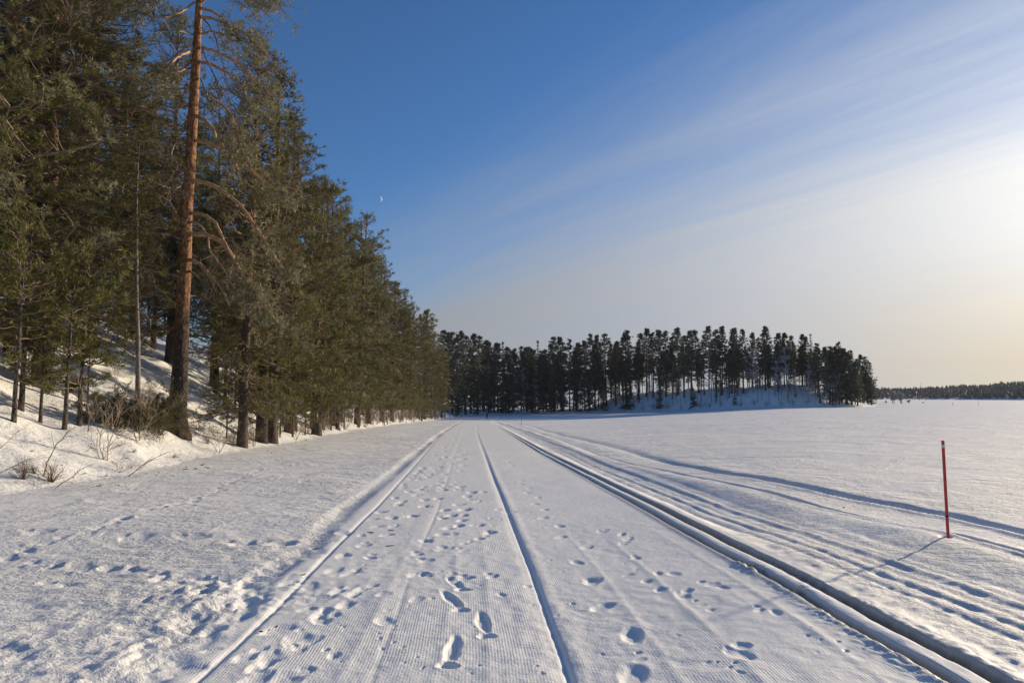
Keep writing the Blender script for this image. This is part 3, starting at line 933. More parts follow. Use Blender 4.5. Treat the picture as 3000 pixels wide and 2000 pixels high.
    crown = gf.mesh('crown', mat_leaf or M_NEEDLE, attrs=True)
    if dead:
        gd = Geo()
        zz = r.uniform(.06 * H, max(cb * 1.05, .2 * H), dead)
        aa = r.uniform(0, 6.28, dead)
        ll = r.uniform(.3, 1.6, dead) * R / 3
        hd = np.stack([np.cos(aa), np.sin(aa), r.uniform(-.5, .15, dead)], 1)
        DP = axis(zz)[:, None] + hd[:, None] * ll[:, None, None] * s[None, :, None]
        DP[:, :, 2] -= ll[:, None] * .25 * s[None] ** 2
        DP[:, 1:] += r.normal(0, .04, (dead, K - 1, 3)) * ll[:, None, None]
        tubes(gd, DP, (.018 * (1 - s) + .005)[None] * np.ones((dead, 1)), 3)
        return [('trunk', trunk, None), ('branchwork', limbs, 'stuff'), ('dead_branches', gd.mesh('dead_branchwork', M_DEAD, smooth=True), 'stuff'), ('crown', crown, None)]
    return [('trunk', trunk, None), ('branchwork', limbs, 'stuff'), ('crown', crown, None)]


def grow_spruce(seed, H, R, cb=.6, mat=None):
    r = np.random.default_rng(seed)
    gt = Geo()
    tubes(gt, np.array([[0, 0, -.4], [0, 0, H * .3], [0.05, 0, H * .7], [0, 0, H]]), np.array([.2, .15, .08, .02]) * H / 20, 7)
    trunk = gt.mesh('trunk', M_BARK2, smooth=True)
    nb = int(H * 11)
    tt = r.uniform(0, 1, nb)
    z = cb + tt * (H - cb)
    L = R * ((1 - tt) ** .85 * .93 + .07) * r.uniform(.75, 1.1, nb)
    az = r.uniform(0, 6.283, nb)
    hd = np.stack([np.cos(az), np.sin(az), np.zeros(nb)], 1)
    s = np.linspace(0, 1, 5)
    P = np.stack([np.zeros(nb), np.zeros(nb), z], 1)[:, None] + hd[:, None] * L[:, None, None] * s[None, :, None]
    P[:, :, 2] += L[:, None] * (-.45 * s + .25 * s ** 2)[None] * (1 - .7 * tt)[:, None] + L[:, None] * .45 * (tt ** 3)[:, None] * s[None]
    gb = Geo()
    tubes(gb, P, (.022 * (1 - s) + .006)[None] * np.ones((nb, 1)), 3)
    limbs = gb.mesh('branchwork', M_TWIG, smooth=True)
    cnt = np.maximum(3, (L / .22).astype(int))
    bi = np.repeat(np.arange(nb), cnt)
    q = r.uniform(.12, 1, len(bi))
    f = np.clip(q, 0, .999) * 4
    j = f.astype(int)
    w = (f - j)[:, None]
    pos = P[bi, j] * (1 - w) + P[bi, j + 1] * w + r.normal(0, .06, (len(bi), 3))
    sd = np.stack([-np.sin(az), np.cos(az), np.zeros(nb)], 1)[bi]
    dr = unit(hd[bi] * .8 + sd * r.uniform(-1, 1, (len(bi), 1)) + np.array([0, 0, -.35]))
    gf = Geo()
    tufts(gf, pos, dr, .42, .10, 5, .45, np.clip(q ** 2 * .45 * r.uniform(.2, 1, len(bi)), 0, 1), r, up=-.1)
    return [('trunk', trunk, None), ('branchwork', limbs, 'stuff'), ('crown', gf.mesh('crown', mat or M_SPRUCE, attrs=True), None)]


def twigs(r, n0, h, spread, levels=3, kids=(4, 5), rad=.012, curve=.2, ratio=.55, flat=0.0):
    """bare branching stems; returns batches of (P, R)"""
    out = []
    az = r.uniform(0, 6.283, n0)
    inc = np.abs(r.normal(0, spread, n0))
    d = np.stack([np.cos(az) * np.sin(inc), np.sin(az) * np.sin(inc), np.cos(inc)], 1)
    p0 = np.stack([r.normal(0, .04 * h, n0), r.normal(0, .04 * h, n0), np.full(n0, -.05)], 1)
    L = h * r.uniform(.65, 1.05, n0)
    Rr = np.full(n0, rad)
    for lev in range(levels):
        K = 6
        s = np.linspace(0, 1, K)
        bend = r.normal(0, curve, (len(p0), 3))
        P = p0[:, None] + L[:, None, None] * (s[None, :, None] * d[:, None] + (s ** 2)[None, :, None] * bend[:, None] * .6)
        P[:, 1:] += r.normal(0, .022, (len(p0), K - 1, 3)) * L[:, None, None]
        out.append((P, Rr[:, None] * (1 - .8 * s)[None] + .0012))
        if lev == levels - 1:
            break
        kc = kids[min(lev, len(kids) - 1)]
        bi = np.repeat(np.arange(len(p0)), kc)
        q = r.uniform(.25, .98, len(bi))
        f = q * (K - 1)
        j = np.minimum(f.astype(int), K - 2)
        w = (f - j)[:, None]
        p1 = P[bi, j] * (1 - w) + P[bi, j + 1] * w
        dd = unit(P[bi, j + 1] - P[bi, j])
        d = unit(dd + r.normal(0, .55, (len(bi), 3)) + np.array([0, 0, .25 - flat]))
        L = L[bi] * ratio * r.uniform(.5, 1.1, len(bi)) * (1.25 - .6 * q)
        Rr = Rr[bi] * .5
        p0 = p1
    return out


def make_shrub(seed, n0, h, spread, levels, kids, rad, mat, name='stems', **kw):
    r = np.random.default_rng(seed)
    g = Geo()
    for P, Rr in twigs(r, n0, h, spread, levels, kids, rad, **kw):
        tubes(g, P, Rr, 3)
    return g.mesh(name, mat, smooth=True)


def plant(parts, name, x, y, s=1.0, rz=None, label='', cat='tree', group=None, z=None, lean=None, sink=0.0):
    if z is None:
        z = ground_z(x, y)
    o = empty(name, (x, y, z - sink), random.uniform(0, 6.28) if rz is None else rz, s)
    if lean:
        o.rotation_euler = (lean[0], lean[1], o.rotation_euler[2])
    set_props(o, label, cat, group)
    for nm, me, kd in parts:
        link(nm, me, o, kind=kd)
    return o


def single(me, name, x, y, s, label, cat, group, rz=None, tilt=(0, 0), z=None):
    z = ground_z(x, y) if z is None else z
    o = link(name, me, None, (x, y, z))
    o.scale = (s, s, s)
    o.rotation_euler = (tilt[0], tilt[1], random.uniform(0, 6.28) if rz is None else rz)
    set_props(o, label, cat, group)
    return o


# ================================================================== THE SETTING
ground = link('snow_ground', build_ground())
ground.data.materials.append(M_SNOW)
set_props(ground, kind='structure')


# ================================================================== NEAR TREES ON THE LEFT
NEAR = [grow_pine(11, 17.5, 1.2, 4.3, 290, .13, .021, 9, twig_every=.18, tuft_every=.115, frost=.55, trunk_r=.24, droop=.3, lo_profile=.8),
        grow_pine(12, 19.0, 1.6, 4.1, 290, .13, .021, 9, twig_every=.18, tuft_every=.115, frost=.5, trunk_r=.26, droop=.5, lo_profile=.75)]
MID = [grow_pine(21, 17.0, 2.6, 3.5, 170, .20, .038, 8, twig_every=.23, tuft_every=.145, frost=.6, trunk_r=.22, dead=14, lo_profile=.6, dense_twigs=True),
       grow_pine(22, 16.0, 1.0, 3.4, 180, .20, .038, 8, twig_every=.23, tuft_every=.145, frost=.5, trunk_r=.2, dead=6, lo_profile=.85, droop=.3),
       grow_pine(23, 18.0, 4.5, 3.2, 150, .20, .038, 8, twig_every=.25, tuft_every=.16, frost=.45, trunk_r=.2, dead=22, lo_profile=.5)]


def at_base(px, py, Y):
    """a standing point on the land: pixel column px at depth Y"""
    d = ray(px, py)
    return d[0] / d[1] * Y


def top_scale(Y, x, top_py, H):
    """uniform scale that brings a tree of height H to the height seen in the photograph"""
    el = (1163 - top_py) / F
    want = CAM_Z + el * Y - ground_z(x, Y)
    return max(.3, want / H)


left_rows = [
    # px, Y, top py, proto list, proto index, radius factor, label
    (-60, 21.0, -900, NEAR, 0, 1.0, 'broad dense green pine cut off by the left edge of the photo'),
    (120, 23.0, -700, NEAR, 1, .95, 'tall dense green pine with branch tips near the grey snag'),
    (250, 33.0, -500, NEAR, 0, .9, 'shaded dense pine standing behind the leftmost green pines'),
    (490, 44.0, -15, NEAR, 1, .80, 'dark green pine rising just left of the orange trunk, against the sky'),
    (712, 29.5, 60, NEAR, 1, .74, 'frosted grey green pine with orange trunk, right of the leaning pine'),
    (800, 34.0, 180, MID, 0, 1.05, 'frosted pine with wide low branches behind the frosted grey green pine'),
    (625, 47.0, 240, MID, 2, 1.0, 'dark pine on the slope behind the orange trunk and its bare limbs'),
    (520, 55.0, 330, MID, 2, 1.0, 'dark pine high on the slope left of the orange trunk'),
    (340, 50.0, 120, MID, 2, 1.0, 'dark pine high on the slope seen beside the grey snag'),
]
for px, Y, tp, protos, pi, rf, lab in left_rows:
    x = at_base(px, 1240, Y)
    s = top_scale(Y, x, tp, [17.5, 19.0][pi] if protos is NEAR else [17.0, 16.0, 18.0][pi])
    s = min(s, 1.35)
    plant(protos[pi], 'pine_tree', x, Y, (s * rf, s * rf, s), label=lab, group='pines on the left bank')

# receding row along the left shore, silhouette surveyed from the photograph: px of the trunk, distance, px row of the top
row = [(905, 41, 405, 1), (860, 44, 330, 0), (985, 50, 545, 1), (940, 53, 520, 1), (1035, 60, 545, 1), (1000, 66, 600, 0), (1075, 72, 605, 1), (1105, 80, 700, 1),
       (1060, 88, 650, 2), (1135, 92, 745, 1), (1115, 103, 760, 1), (1160, 104, 830, 1), (1178, 118, 845, 1), (1150, 126, 800, 0), (1200, 132, 895, 1),
       (1262, 152, 945, 1), (1290, 168, 985, 1), (1225, 150, 900, 1), (1275, 182, 960, 1), (1310, 192, 1010, 1), (1250, 190, 925, 2)]
for k, (px, Y, tp, pi) in enumerate(row):
    x = at_base(px, 1230, Y)
    xs = float(np.interp(Y, SH[:12, 1], SH[:12, 0]))
    x = min(x, xs - 1.2)
    s = min(1.4, top_scale(Y, x, tp, [17.0, 16.0, 18.0][pi]))
    f = (min(1.1, 1.0 / s) if s < 1 else 1.0) * [1.08, .84, 1.0, .90, 1.14, .80, 1.02][k % 7]
    plant(MID[pi], 'pine_tree', x, Y, (s * f, s * f, s), label=f'pine in the receding left shore row, {ordinal(k + 1)} along from the stump',
          group='pines in the row along the left shore')
x = at_base(1243, 1215, 152)
s = top_scale(152, x, 915, 18.0)
tall = plant(grow_pine(31, 18.0, 12.8, 2.3, 42, .42, .12, 6, twig_every=.4, tuft_every=.4, frost=.5, trunk_r=.16, dead=20, mat_bark=M_BARK), 'pine_tree', x, 152, s,
             label='slim pine whose small bushy top sticks up above the end of the shore row', group='pines in the row along the left shore', rz=1.0)

xq = at_base(1240, 1215, 143)
plant(MID[1], 'pine_tree', xq - .3, 143, (.75, .75, .5), label='low bushy pine hiding the foot of the slim tufted pine', group='pines in the row along the left shore')
# inner wood on the slope behind, mostly trunks and dark crowns
ri = random.Random(4)
k = 0
for j in range(46):
    Y = ri.uniform(44, 150)
    xs = float(np.interp(Y, SH[:12, 1], SH[:12, 0]))
    x = xs - ri.uniform(6, 30 if Y < 90 else 18)
    if x / Y < -.74:
        continue
    k += 1
    s = ri.uniform(.78, .98)
    plant(MID[ri.choice([2, 2, 0])], 'pine_tree', x, Y, s, label='dark pine inside the wood on the left slope, behind the shore row', group='pines inside the wood on the left slope')


# ------------------------------------------------------------------ the leaning red-barked pine (hero)
HY = 26.0


def hero():
    r = np.random.default_rng(77)
    base = at(518, 1244, HY)
    gz = ground_z(base[0], HY)
    root = empty('pine_tree', (base[0], HY, gz))
    set_props(root, 'tall leaning pine with orange upper trunk and long bare crooked branches', 'tree')
    O = np.array([base[0], HY, gz])
    ctr = [(517, 1262), (519, 1244), (524, 1150), (531, 1000), (540, 800), (547, 600), (557, 488), (566, 319), (574, 191), (580, 64), (583, 0), (586, -120), (590, -300), (588, -480)]
    dia = [70, 56, 48, 43, 40, 36, 33, 30, 27, 22, 18, 14, 9, 3]
    P = np.array([at(a, b, HY) for a, b in ctr]) - O
    P[0, 2] = -.4
    n = 150
    t = np.linspace(0, 1, n) * (len(P) - 1)
    PP = np.stack([np.interp(t, np.arange(len(P)), P[:, i]) for i in range(3)], 1)
    ker = np.exp(-np.linspace(-2, 2, 15) ** 2)
    ker /= ker.sum()
    for i in range(3):
        PP[:, i] = np.convolve(np.pad(PP[:, i], 7, mode='reflect', reflect_type='odd'), ker, 'valid')
    rad = np.interp(t, np.arange(len(P)), np.array(dia) / 2 / F * HY) * .93
    sides = 28
    g = Geo()
    tubes(g, PP, rad, sides)
    v = g.v[0]
    ring = np.arange(len(v)) // sides
    th = (np.arange(len(v)) % sides) / sides * 6.283
    z = v[:, 2]
    c = PP[ring]
    dirn = unit(v - c)
    am = .028 * np.exp(-z / 4) + .006
    bump = vnoise(th * 3.2, z * 1.6, 70) + .6 * vnoise(th * 7, z * 4, 71) + .5 * vnoise(th * 1.3, z * .7, 72)
    flare = .10 * np.exp(-np.maximum(z, 0) / .35) * (1 + .4 * np.cos(th * 5))
    g.v[0] = v + dirn * (am * bump + flare)[:, None]
    link('trunk', g.mesh('trunk', M_BARK, smooth=True), root)

    a = (400, 400, 2.613)
    b = (400, 0, 3.137)
    BR = [(a, [(440, 30), (560, 50), (700, 140), (820, 210), (920, 300), (1050, 400), (1180, 470)], 15, 1), (a, [(440, 345), (550, 355), (680, 430), (790, 520), (880, 640), (950, 750), (1030, 880), (1110, 1000), (1170, 1050)], 17, 1),
          (a, [(430, 585), (520, 600), (610, 660), (650, 760), (700, 860), (770, 990), (840, 1130), (900, 1220), (935, 1320), (935, 1400)], 13, 1), (a, [(420, 745), (540, 750), (660, 810), (720, 880), (760, 980), (860, 1130), (960, 1270), (1060, 1400), (1100, 1450)], 18, 1),
          (a, [(410, 945), (480, 970), (560, 1060), (650, 1150), (710, 1290)], 15, 0), (a, [(425, 655), (500, 690), (545, 760), (560, 880), (650, 980), (700, 1080)], 10, 0), (a, [(410, 1030), (490, 1090), (550, 1190)], 9, 0),
          (b, [(600, 80), (680, 95), (780, 160), (860, 240), (900, 300), (930, 380)], 14, 1), (b, [(600, 160), (690, 165), (800, 210), (920, 260), (1030, 330), (1130, 420), (1200, 500)], 16, 1), (b, [(600, 315), (690, 285), (800, 315), (880, 380)], 12, 1),
          (b, [(600, 440), (700, 460), (830, 520), (950, 590), (1030, 680), (1090, 770), (1200, 840), (1260, 910)], 15, 1), (b, [(590, 570), (680, 590), (800, 650), (900, 700), (960, 760), (1000, 860), (1050, 980), (1080, 1060)], 16, 1),
          (b, [(600, 880), (700, 910), (840, 1010), (890, 1100), (920, 1220), (970, 1360), (990, 1420)], 13, 1), (b, [(560, 1070), (640, 1110), (710, 1200), (730, 1290), (790, 1350), (880, 1450), (930, 1560)], 20, 1),
          (b, [(620, 180), (680, 250), (740, 380), (760, 480), (800, 600), (820, 700)], 9, 0), (b, [(600, 430), (640, 540), (700, 660), (740, 760), (780, 880)], 8, 0), (b, [(590, 720), (640, 860), (690, 980), (780, 1080), (850, 1200), (930, 1260)], 8, 0),
          (b, [(530, 20), (450, 90), (370, 130), (280, 165), (150, 155), (60, 120)], 11, 1), (b, [(530, 325), (400, 280), (280, 290), (160, 305)], 9, 0), (b, [(520, 470), (440, 490), (360, 530), (290, 620), (200, 660), (80, 690)], 13, 1),
          (b, [(500, 560), (430, 640), (380, 700), (270, 790)], 9, 1), (b, [(440, 1260), (350, 1320), (310, 1420), (370, 1500), (420, 1600), (425, 1660)], 8, 0), (b, [(500, 625), (420, 650), (300, 680), (140, 670)], 10, 1),
          (b, [(430, 1700), (350, 1740), (270, 1720), (200, 1690)], 6, 0), (b, [(430, 1760), (340, 1800), (300, 1840), (320, 1900)], 6, 0), (b, [(600, 20), (700, -60), (820, -60), (950, -20), (1100, 40), (1250, 60)], 14, 1),
          (b, [(600, -30), (720, -120), (900, -130), (1100, -60), (1260, 0)], 14, 1), (b, [(540, -40), (430, -110), (280, -90), (130, -20), (20, 40)], 12, 1)]
    gb_tw = Geo()
    gf = Geo()
    for i, ((ox, oy, sc_), pts, wd, fol) in enumerate(BR):
        depth = r.uniform(-2.8, -.4)
        m = len(pts)
        P3 = []
        for q, (cx, cy) in enumerate(pts):
            yy = HY + depth * (q / (m - 1)) ** .8
            P3.append(at(ox + cx / sc_, oy + cy / sc_, yy) - O)
        P3 = np.array(P3)
        n = 6 * m
        tt = np.linspace(0, m - 1, n)
        Q = np.stack([np.interp(tt, np.arange(m), P3[:, c_]) for c_ in range(3)], 1)
        kk = np.exp(-np.linspace(-1.6, 1.6, 7) ** 2)
        kk /= kk.sum()
        for c_ in range(3):
            Q[:, c_] = np.convolve(np.pad(Q[:, c_], 3, mode='reflect', reflect_type='odd'), kk, 'valid')
        Q += r.normal(0, .012, Q.shape)
        rr = 1.85 * wd / sc_ / F * HY * .5 * np.linspace(1, .42, n) + .004
        gg = Geo()
        tubes(gg, Q, rr, 8)
        me = gg.mesh('branch', M_LIMB if wd > 9 else M_DEAD, smooth=True)
        link('branch', me, root)
        # side twigs
        L = np.linalg.norm(np.diff(Q, axis=0), axis=1).sum()
        cnt = int(L * (7 if fol else 4))
        s = r.uniform(.3, 1, cnt) ** .8
        ix = np.minimum((s * (n - 1)).astype(int), n - 2)
        bd = unit(Q[ix + 1] - Q[ix])
        td = unit(bd * .8 + r.normal(0, .55, (cnt, 3)) + np.array([0, 0, -.1]))
        tl = r.uniform(.3, 1.5, cnt) * (1.2 - .5 * s)
        ss = np.linspace(0, 1, 6)
        TP = Q[ix][:, None] + tl[:, None, None] * ss[None, :, None] * td[:, None]
        TP += (r.normal(0, .2, (cnt, 1, 3)) * (ss ** 2)[None, :, None]) * tl[:, None, None]
        TP[:, 1:] += r.normal(0, .03, (cnt, 5, 3)) * tl[:, None, None]
        tubes(gb_tw, TP, (.011 * (1 - ss) + .0035)[None] * np.ones((cnt, 1)), 3)
        c2 = 4
        bi = np.repeat(np.arange(cnt), c2)
        j = r.integers(2, 5, len(bi))
        d2 = unit(TP[bi, j + 0] - TP[bi, j - 1] + r.normal(0, .6, (len(bi), 3)))
        l2 = tl[bi] * r.uniform(.2, .5, len(bi))
        T2 = TP[bi, j][:, None] + l2[:, None, None] * np.linspace(0, 1, 4)[None, :, None] * d2[:, None]
        tubes(gb_tw, T2, (.006 * (1 - np.linspace(0, 1, 4)) + .003)[None] * np.ones((len(bi), 1)), 3)
        if fol:
            tips = np.concatenate([TP[s > .45][:, -1], T2[(s[bi] > .5)][:, -1], T2[(s[bi] > .5)][:, -2]])
            dd = np.concatenate([unit(TP[s > .45][:, -1] - TP[s > .45][:, -2]), d2[s[bi] > .5], d2[s[bi] > .5]])
            keep = r.random(len(tips)) < .75
            tufts(gf, tips[keep], dd[keep], .15, .035, 6, .55, np.full(keep.sum(), .55), r)
    # crown above the frame
    ztop = PP[-1, 2]
    nb = 46
    zz = np.linspace(PP[:, 2].max() - 5.5, PP[:, 2].max(), nb)
    axx = np.interp(zz, PP[:, 2], PP[:, 0])
    az = r.uniform(0, 6.28, nb)
    L = 3.4 * (1 - .75 * np.linspace(0, 1, nb)) * r.uniform(.7, 1.1, nb)
    hd = np.stack([np.cos(az), np.sin(az), r.uniform(.0, .6, nb)], 1)
    s5 = np.linspace(0, 1, 6)
    P = np.stack([axx, np.zeros(nb), zz], 1)[:, None] + hd[:, None] * L[:, None, None] * s5[None, :, None]
    P[:, 1:] += r.normal(0, .08, (nb, 5, 3))
    tubes(gb_tw, P, (.04 * (1 - s5) + .008)[None] * np.ones((nb, 1)), 4)
    bi = np.repeat(np.arange(nb), 11)
    j = r.integers(3, 6, len(bi))
    pos = P[bi, j] + r.normal(0, .38, (len(bi), 3))
    tufts(gf, pos, hd[bi] + r.normal(0, .5, (len(bi), 3)), .17, .04, 7, .6, np.full(len(bi), .35), r)
    link('twigwork', gb_tw.mesh('twigwork', M_TWIG, smooth=True), root, kind='stuff')
    link('crown', gf.mesh('crown', M_NEEDLE, attrs=True), root)
    # short broken stubs on the trunk
    for q in range(20):
        zq = r.uniform(1.6, 12)
        c0 = np.array([np.interp(zq, PP[:, 2], PP[:, 0]), 0, zq])
        az_ = r.uniform(0, 6.28)
        dq = np.array([math.cos(az_), math.sin(az_), .15])
        rq = np.interp(zq, PP[:, 2], rad)
        gg = Geo()
        tubes(gg, np.array([c0 + dq * rq * .8, c0 + dq * (rq + .06), c0 + dq * (rq + r.uniform(.1, .3))]), np.array([.035, .028, .02]), 7, cap=True)
        link('branch_stub', gg.mesh('branch_stub', M_DEAD, smooth=True), root)


hero()


# dead grey snag in front of the near pines
def snag():
    r = np.random.default_rng(5)
    Y = 24.0
    base = at(406, 1215, Y)
    gz = ground_z(base[0], Y)
    O = np.array([base[0], Y, gz])
    root = empty('dead_tree', O)
    set_props(root, 'thin dead grey trunk with bare drooping twigs left of the orange-barked pine', 'dead tree')
    pts = [(404, 1240), (404, 1180), (405, 1100), (404, 1000), (401, 850), (401, 700), (400, 600), (403, 500), (407, 440), (411, 415)]
    dia = [17, 16, 14, 12, 9, 8, 6, 4, 3, 2]
    P = np.array([at(a, b, Y) for a, b in pts]) - O
    P[0, 2] = -.3
    n = 60
    t = np.linspace(0, len(P) - 1, n)
    Q = np.stack([np.interp(t, np.arange(len(P)), P[:, i]) for i in range(3)], 1) + r.normal(0, .006, (n, 3))
    g = Geo()
    tubes(g, Q, np.interp(t, np.arange(len(P)), np.array(dia) / 2 / F * Y), 9)
    link('trunk', g.mesh('trunk', M_DEAD, smooth=True), root)
    s = 400, 700, 3.485 / 1.778
    BRS = [[(401, 684), (430, 685), (452, 702), (463, 732)], [(402, 782), (425, 785), (447, 805), (457, 845), (459, 868)], [(420, 828), (455, 840), (480, 858), (500, 878), (540, 905)],
           [(406, 905), (425, 915), (438, 940), (443, 965)], [(403, 632), (425, 640), (452, 648)], [(402, 655), (440, 658)], [(400, 550), (382, 545)], [(403, 868), (450, 870)], [(400, 875), (370, 873)],
           [(404, 500), (412, 520)], [(402, 745), (385, 760), (372, 768)]]
    for pts in BRS:
        m = len(pts)
        dep = r.uniform(-1.0, .6)
        P3 = np.array([at(a, b, Y + dep * i / max(1, m - 1)) - O for i, (a, b) in enumerate(pts)])
        tt = np.linspace(0, m - 1, 14)
        Q = np.stack([np.interp(tt, np.arange(m), P3[:, c_]) for c_ in range(3)], 1) + r.normal(0, .012, (14, 3))
        g = Geo()
        tubes(g, Q, np.linspace(.026, .007, 14), 5)
        link('branch', g.mesh('branch', M_DEAD, smooth=True), root)


snag()

# old thick trunks standing at the foot of the slope (only their lower boles show below the foliage)
BOLES = [(15, 1210, 24, .16), (88, 1120, 26.5, .26), (864, 1235, 33, .26), (785, 1205, 39, .14), (808, 1213, 40, .14), (830, 1180, 44, .09),
         (703, 1085, 46, .13), (632, 1110, 42, .15), (660, 1132, 40, .09), (1060, 1215, 58, .15), (690, 1150, 41, .05)]
for k, (px, py, Y, rad) in enumerate(BOLES):
    x = at_base(px, py, Y)
    xs = float(np.interp(Y, SH[:12, 1], SH[:12, 0]))
    x = min(x, xs - .6)
    gz = ground_z(x, Y)
    H = 13.5
    P = np.array([[0, 0, -.5], [0, 0, .15], [.02, 0, 1.5], [.05, .03, 4], [.1, 0, 8], [.12, 0, H]])
    g = Geo()
    t = np.linspace(0, 5, 40)
    Q = np.stack([np.interp(t, np.arange(6), P[:, i]) for i in range(3)], 1)
    tubes(g, Q, np.interp(t, np.arange(6), np.array([1.5, 1.15, 1, .9, .75, .5]) * rad), 12)
    parts = [('trunk', g.mesh('trunk', M_BARK, smooth=True), None), ('branchwork', MID[2][1][1], 'stuff'), ('crown', MID[2][3][1], None)]
    o = empty('pine_tree', (x, Y, gz), random.uniform(0, 6.28), (1, 1, 1))
    set_props(o, f'pine with bare dark bole below the left slope, {ordinal(k + 1)} of these', 'tree', 'pines with bare boles on the left bank')
    sfc = .75 if rad > .12 else .5
    for nm, me, kd in parts:
        ob = link(nm, me, o, kind=kd)
        if nm != 'trunk':
            ob.scale = (sfc * 1.05, sfc * 1.05, sfc)
        elif sfc < .7:
            ob.scale = (1, 1, .6)

# sawn dark stump
gx = at_base(928, 1248, 46)
g = Geo()
tt = np.linspace(0, 1, 8)
tubes(g, np.stack([0 * tt, 0 * tt, -.3 + tt * .95], 1), .24 * (1.25 - .25 * tt), 14, cap=True)
single(g.mesh('stump', M_BARK2), 'tree_stump', gx, 46, 1.35, 'short dark stump at the snow edge below the shore pines', 'stump', None)

# ------------------------------------------------------------------ saplings, juniper, shrubs, stalks on the near bank
SAP = [grow_pine(41, 4.2, 1.0, 1.35, 34, .15, .03, 9, twig_every=.16, tuft_every=.12, frost=.12, trunk_r=.05, trunk_sides=7, lean=.01, top=.3, limb_scale=.6),
       grow_pine(42, 5.2, 1.2, 1.6, 38, .16, .03, 9, twig_every=.16, tuft_every=.12, frost=.2, trunk_r=.055, trunk_sides=7, lean=.01, top=.3, limb_scale=.6)]
land_at = lambda px, py: ground_at(px, py, base_z)
saps = [(188, 1258, 0, 1.0, 'young green pine with thin straight stem, left of a pair on the near bank'),
        (231, 1246, 1, 1.05, 'taller young green pine right of its twin on the near bank'),
        (118, 1238, 0, .75, 'small spindly pine between the left edge and the two young pines'),
        (252, 1240, 0, .6, 'tiny pine sapling tucked behind the taller young pine'),
        (40, 1235, 1, .9, 'young pine with low branches near the left edge of the photo'),
        (62, 1200, 1, 1.1, 'bushy young pine on the slope above the left edge bank')]
for px, py, pi, s, lab in saps:
    x, y = land_at(px, py)
    plant(SAP[pi], 'pine_sapling', x, y, s, label=lab, group='young pines on the near bank')


for k, (px, Y, s, pi) in enumerate([(665, 30, .55, 0), (760, 33, .8, 1), (800, 35, .5, 0), (822, 38, .75, 1), (852, 37, .5, 0), (905, 40, .8, 1), (935, 44, .6, 0), (960, 47, .95, 1), (990, 50, .7, 0),
                                    (1020, 55, 1.0, 1), (1050, 62, .9, 0), (1080, 70, 1.1, 1)]):
    x = min(at_base(px, 1240, Y), float(np.interp(Y, SH[:12, 1], SH[:12, 0])) - .7)
    plant(SAP[pi], 'pine_sapling', x, Y, s, label=f'low pine sapling at the foot of the shore pines, {ordinal(k + 1)} from the left', group='saplings below the shore pines')


def juniper(seed):
    r = np.random.default_rng(seed)
    g = Geo()
    tw = twigs(r, 26, 1.5, .75, 3, (6, 4), .014, curve=.25)
    for P, Rr in tw:
        tubes(g, P, Rr, 3)
    gf = Geo()
    for P, Rr in tw[1:]:
        for j in (2, 3, 4, 5):
            tufts(gf, P[:, j], unit(P[:, j] - P[:, j - 1]), .085, .022, 5, .5, r.uniform(0, .5, len(P)), r)
    return [('stems', g.mesh('stem_cluster', M_SHRUB, smooth=True), 'stuff'), ('foliage', gf.mesh('foliage', M_JUNIPER, attrs=True), None)]


JUN = juniper(3)
for px, py, s, lab in ((470, 1272, 1.0, 'low olive green juniper bush at the foot of the leaning pine'), (335, 1262, .85, 'sprawling dark juniper bush left of the grey snag'),
                       (400, 1262, .7, 'small juniper between the two larger junipers')):
    x, y = land_at(px, py)
    plant(JUN, 'juniper_bush', x, y, (s * 1.1, s, s * .85), label=lab, cat='bush', group='junipers on the near bank')

